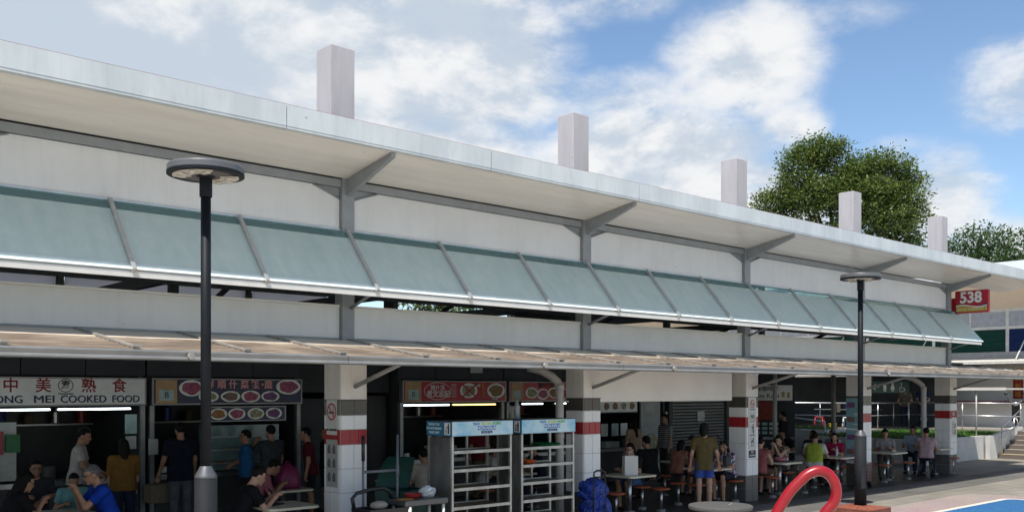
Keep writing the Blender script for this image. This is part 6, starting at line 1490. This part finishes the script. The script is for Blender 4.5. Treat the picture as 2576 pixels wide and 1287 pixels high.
for j in range(3): obj('shelf', MB().box(-.2, .2, -.5, .5, .02 + .50 * j, .049 + .50 * j), dark, t, world=False)
for y in (-.5, .5): obj('upright', MB().box(-.2, .2, y - .02, y + .02, 0, 1.5), dark, t, world=False)
obj_ = tag(obj('tub', MB().lathe([(.13, 0), (.16, .20), (.17, .21)], (34.05, 19.1, TZ), 18), mat('tub yellow', (.50, .38, .03), .5)), 'small yellow tub on the terrace', 'tub')
def pstool(x, y, m_, label):
    t = thing('plastic_stool', label, 'stool', (x, y, TZ), R(20), 'plastic stools on the terrace'); obj('seat', MB().bbox(-.16, .16, -.16, .16, .42, .46, .015), m_, t, world=False)
    for sx in (-1, 1):
        for sy in (-1, 1): obj('leg', MB().tube([(sx * .13, sy * .13, .42), (sx * .18, sy * .18, 0)], .024, 8), m_, t, world=False)
pstool(34.2, 19.75, mat('stool red', (.30, .02, .03), .45), 'red plastic stool on the terrace'); pstool(34.1, 18.5, plw_, 'white plastic stool on the terrace by the yellow tub')
t = thing('market_table', 'low table with a blue crate on the shaded terrace', 'table', (35.6, 19.3, TZ)); obj('top', MB().bbox(-.5, .5, -1.2, 1.2, .70, .74, .01), mat('table grey', (.12, .12, .12), .6), t, world=False)
for x in (-.4, .4):
    for y in (-1.1, 1.1): obj('leg', MB().tube([(x, y, 0), (x, y, .70)], .02, 8), dark, t, world=False)
t = thing('crate', 'blue plastic crate on the terrace table', 'crate', (35.4, 19.0, TZ + .742))
cb = mat('crate blue', (.03, .05, .22), .5); obj('base', MB().box(-.18, .18, -.26, .26, 0, .02), cb, t, world=False); obj('side', MB().box(-.18, -.165, -.26, .26, .021, .24).box(.165, .18, -.26, .26, .021, .24).box(-.164, .164, -.26, -.245, .021, .24).box(-.164, .164, .245, .26, .021, .24), cb, t, world=False)
# shelter roof over the terrace, extended forward to shade the people at the railing
t = thing('terrace_shelter', 'dark shelter roof over the terrace behind the far bays', 'shelter', (37.0, 24.0, TZ))
obj('roof_sheet', MB().prism([(34.6, 16.3, 2.92), (40.9, 16.3, 3.35), (40.9, 16.3, 3.40), (34.6, 16.3, 2.97)], (0, 15.9, 0)), mat('shelter roof', (.30, .28, .25), .6), t)
obj('dark_backdrop', MB().box(38.9, 39.0, 17.1, 32.2, TZ, 3.15), darkin, t)  # dark sheet added to give the terrace people a shaded background
for y in (18.4, 25.0, 32.0): obj('post', MB().tube([(34.8, y, TZ), (34.8, y, 2.93)], .04, 8), steel, t)
person(37.8, 18.0, 205, 'person in a striped shirt leaning at the terrace railing', 'stand', 1.66, (.20, .16, .12), pat='stripe', z=TZ, lean=24, lh=(-.15, .42, 1.0), rh=(.2, .42, 1.0), skin=3)
person(38.2, 17.45, 205, 'person in a navy tee on the terrace behind the downpipe', 'stand', 1.68, (.02, .03, .08), z=TZ, lean=10, lh=(-.1, .36, 1.05), rh=(.15, .36, 1.02), skin=0)

# ------------------------------------------------------------------ trees
bark = mat('bark', (.16, .12, .09), .9, var=.2, scale=8, bump=.4, bscale=20)
def leaf_mat(name, a, b, c):
    m = bpy.data.materials.new(name); m.use_nodes = True; N = m.node_tree.nodes; L = m.node_tree.links; p = N['Principled BSDF']; p.inputs['Roughness'].default_value = .38; p.inputs['Specular IOR Level'].default_value = .55
    g = N.new('ShaderNodeNewGeometry'); rp = N.new('ShaderNodeValToRGB'); e = rp.color_ramp.elements; e[0].color = a + (1,); e[1].color = c + (1,); k = e.new(.5); k.color = b + (1,)
    L.new(g.outputs['Random Per Island'], rp.inputs[0]); L.new(rp.outputs[0], p.inputs['Base Color'])
    t_ = N.new('ShaderNodeBsdfTranslucent'); L.new(rp.outputs[0], t_.inputs[0]); mx = N.new('ShaderNodeMixShader'); mx.inputs[0].default_value = .25
    L.new(p.outputs[0], mx.inputs[1]); L.new(t_.outputs[0], mx.inputs[2]); L.new(mx.outputs[0], N['Material Output'].inputs[0]); return m
LM = leaf_mat('glossy leaf', (.055, .10, .025), (.11, .165, .033), (.21, .25, .065)); LM2 = leaf_mat('dark leaf', (.035, .08, .028), (.065, .13, .04), (.11, .17, .05))
def tree(base, label, clumps, trunk_r, lm, seed, nleaf, lsize, branches_from, group='trees beyond the roofs'):
    """clumps: (x,y,z,rx,ry,rz) relative to base; every clump is fed by a limb"""
    rnd = random.Random(seed); t = thing('tree', label, 'tree', base, group=group)
    mb = MB(); top = Vector(branches_from)
    mb.tube([(0, 0, 0), (top.x * .3, top.y * .3, top.z * .5), top], [trunk_r * 1.3, trunk_r, trunk_r * .75], 12)
    for c in clumps:
        e = Vector(c[:3]); mid = (top + e) / 2 + Vector((rnd.uniform(-.3, .3), rnd.uniform(-.3, .3), -.35)); mb.tube([top - Vector((0, 0, .3)), mid, e], [trunk_r * .5, trunk_r * .28, trunk_r * .10], 8)
        for q in range(5):
            d = Vector((rnd.gauss(0, 1), rnd.gauss(0, 1), rnd.gauss(.4, .8))).normalized(); e2 = e + Vector((d.x * c[3], d.y * c[4], d.z * c[5])) * .95; s0 = mid + (e - mid) * rnd.uniform(.4, .95); mb.tube([s0, (s0 + e2) / 2 + Vector((0, 0, .1)), e2], [trunk_r * .14, trunk_r * .09, trunk_r * .03], 5)
    obj('trunk', mb, bark, t, world=False)
    vol = [c[3] * c[4] * c[5] for c in clumps]; tot = sum(v ** .75 for v in vol); V = []; Fc = []
    for c, v in zip(clumps, vol):
        n = int(nleaf * v ** .75 / tot)
        tw = [Vector((rnd.gauss(0, 1), rnd.gauss(0, 1), rnd.gauss(0, 1))).normalized() * (rnd.random() ** .28 if rnd.random() > .08 else rnd.uniform(1.05, 1.35)) for _ in range(max(6, n // 22))]
        tw = [q for q in tw if q.z > -.75 or rnd.random() < .4]
        for i in range(n):
            q = tw[rnd.randrange(len(tw))]; p = Vector(c[:3]) + Vector((q.x * c[3], q.y * c[4], q.z * c[5])) + Vector((rnd.gauss(0, 1), rnd.gauss(0, 1), rnd.gauss(0, .7))) * lsize * 1.15
            s_ = lsize * rnd.uniform(.6, 1.25); d = Vector((q.x + rnd.gauss(0, .6), q.y + rnd.gauss(0, .6), rnd.gauss(.1, .5))).normalized(); side = d.cross(Vector((rnd.gauss(0, .35), rnd.gauss(0, .35), 1))).normalized() * s_ * .26; nrm = side.cross(d).normalized() * s_ * .08
            o = len(V); V += [p, p + d * s_ * .5 + side - nrm, p + d * s_, p + d * s_ * .5 - side - nrm, p + d * s_ * .5 + nrm * .3]; Fc += [(o, o + 1, o + 2, o + 4), (o, o + 4, o + 2, o + 3)]
    me = bpy.data.meshes.new('crown'); me.from_pydata([tuple(v) for v in V], [], Fc); me.update(); me.materials.append(lm)
    o = link('crown', me, t); return t
# axes: image right is (.74,-.67), so a crown is laid out along that direction
def lay(items):
    out = []
    for r_, dpt, z, a, b in items: out.append((r_ * .7415 + dpt * .671, -r_ * .671 + dpt * .7415, z, a * .90, a * .90, b * .82))
    return out
TB = (42.0, 23.2, 0)
c1 = lay([(-1.7, 0, 13.2, 1.25, .75), (-.8, .2, 13.75, 1.3, .80), (.8, -.1, 12.9, 1.1, .75), (.4, -.3, 12.3, 1.3, .8), (.7, -.6, 10.8, 1.3, .8), (-2.0, -.4, 12.2, 1.1, .65), (2.4, .0, 13.15, 1.0, .7), (3.2, .3, 12.3, 1.0, .7), (-2.9, .2, 11.3, 1.25, .75), (-1.6, -.8, 11.3, 1.4, .75),
          (-.1, -.7, 11.7, 1.4, .8), (1.3, -.6, 11.6, 1.3, .8), (2.7, -.4, 11.4, 1.2, .8), (3.4, .2, 10.8, .9, .8), (-3.3, .3, 10.3, 1.0, .7), (-2.2, -.3, 10.1, 1.2, .7), (1.9, -.6, 10.3, 1.3, .8), (3.0, .2, 9.7, 1.1, .7), (-.4, -.5, 9.9, 1.0, .55), (3.5, .2, 8.9, .8, .5), (.8, .5, 9.0, 1.6, .7), (-1.9, .5, 9.0, 1.4, .6), (2.5, -.4, 8.4, 1.0, .5)])
tree(TB, 'broad tall tree with glossy leaves rising behind the white chimneys', c1, .28, LM, 11, 56000, .18, (0, 0, 8.2))
TB2 = (53.0, 20.6, -1.0)
c2 = lay([(-1.9, 0, 10.4, 1.5, 1.0), (-.6, .2, 11.3, 1.5, 1.1), (.9, 0, 11.2, 1.5, 1.0), (-2.4, -.3, 9.4, 1.2, .9), (-.8, -.8, 9.9, 1.6, 1.0), (1.0, -.8, 9.8, 1.6, 1.0), (2.6, 0, 10.2, 1.5, 1.2), (0, 0, 8.6, 2.0, .9), (2.6, .2, 8.6, 1.6, 1.0), (-2, .3, 8.4, 1.5, .8), (4.2, .3, 9.6, 1.5, 1.2)])
tree(TB2, 'rounder dark green tree at the far right beyond the roof end', c2, .30, LM2, 23, 14000, .22, (0, 0, 7.2))
TB3 = (28.5, 36.5, 0)
c3 = lay([(-1.0, 0, 6.8, 1.4, .9), (.8, 0, 7.0, 1.5, .9), (0, .4, 6.0, 1.8, 1.0)])
tree(TB3, 'small light green tree seen through the gap below the glass awning', c3, .2, LM, 31, 2500, .26, (0, 0, 4.6))
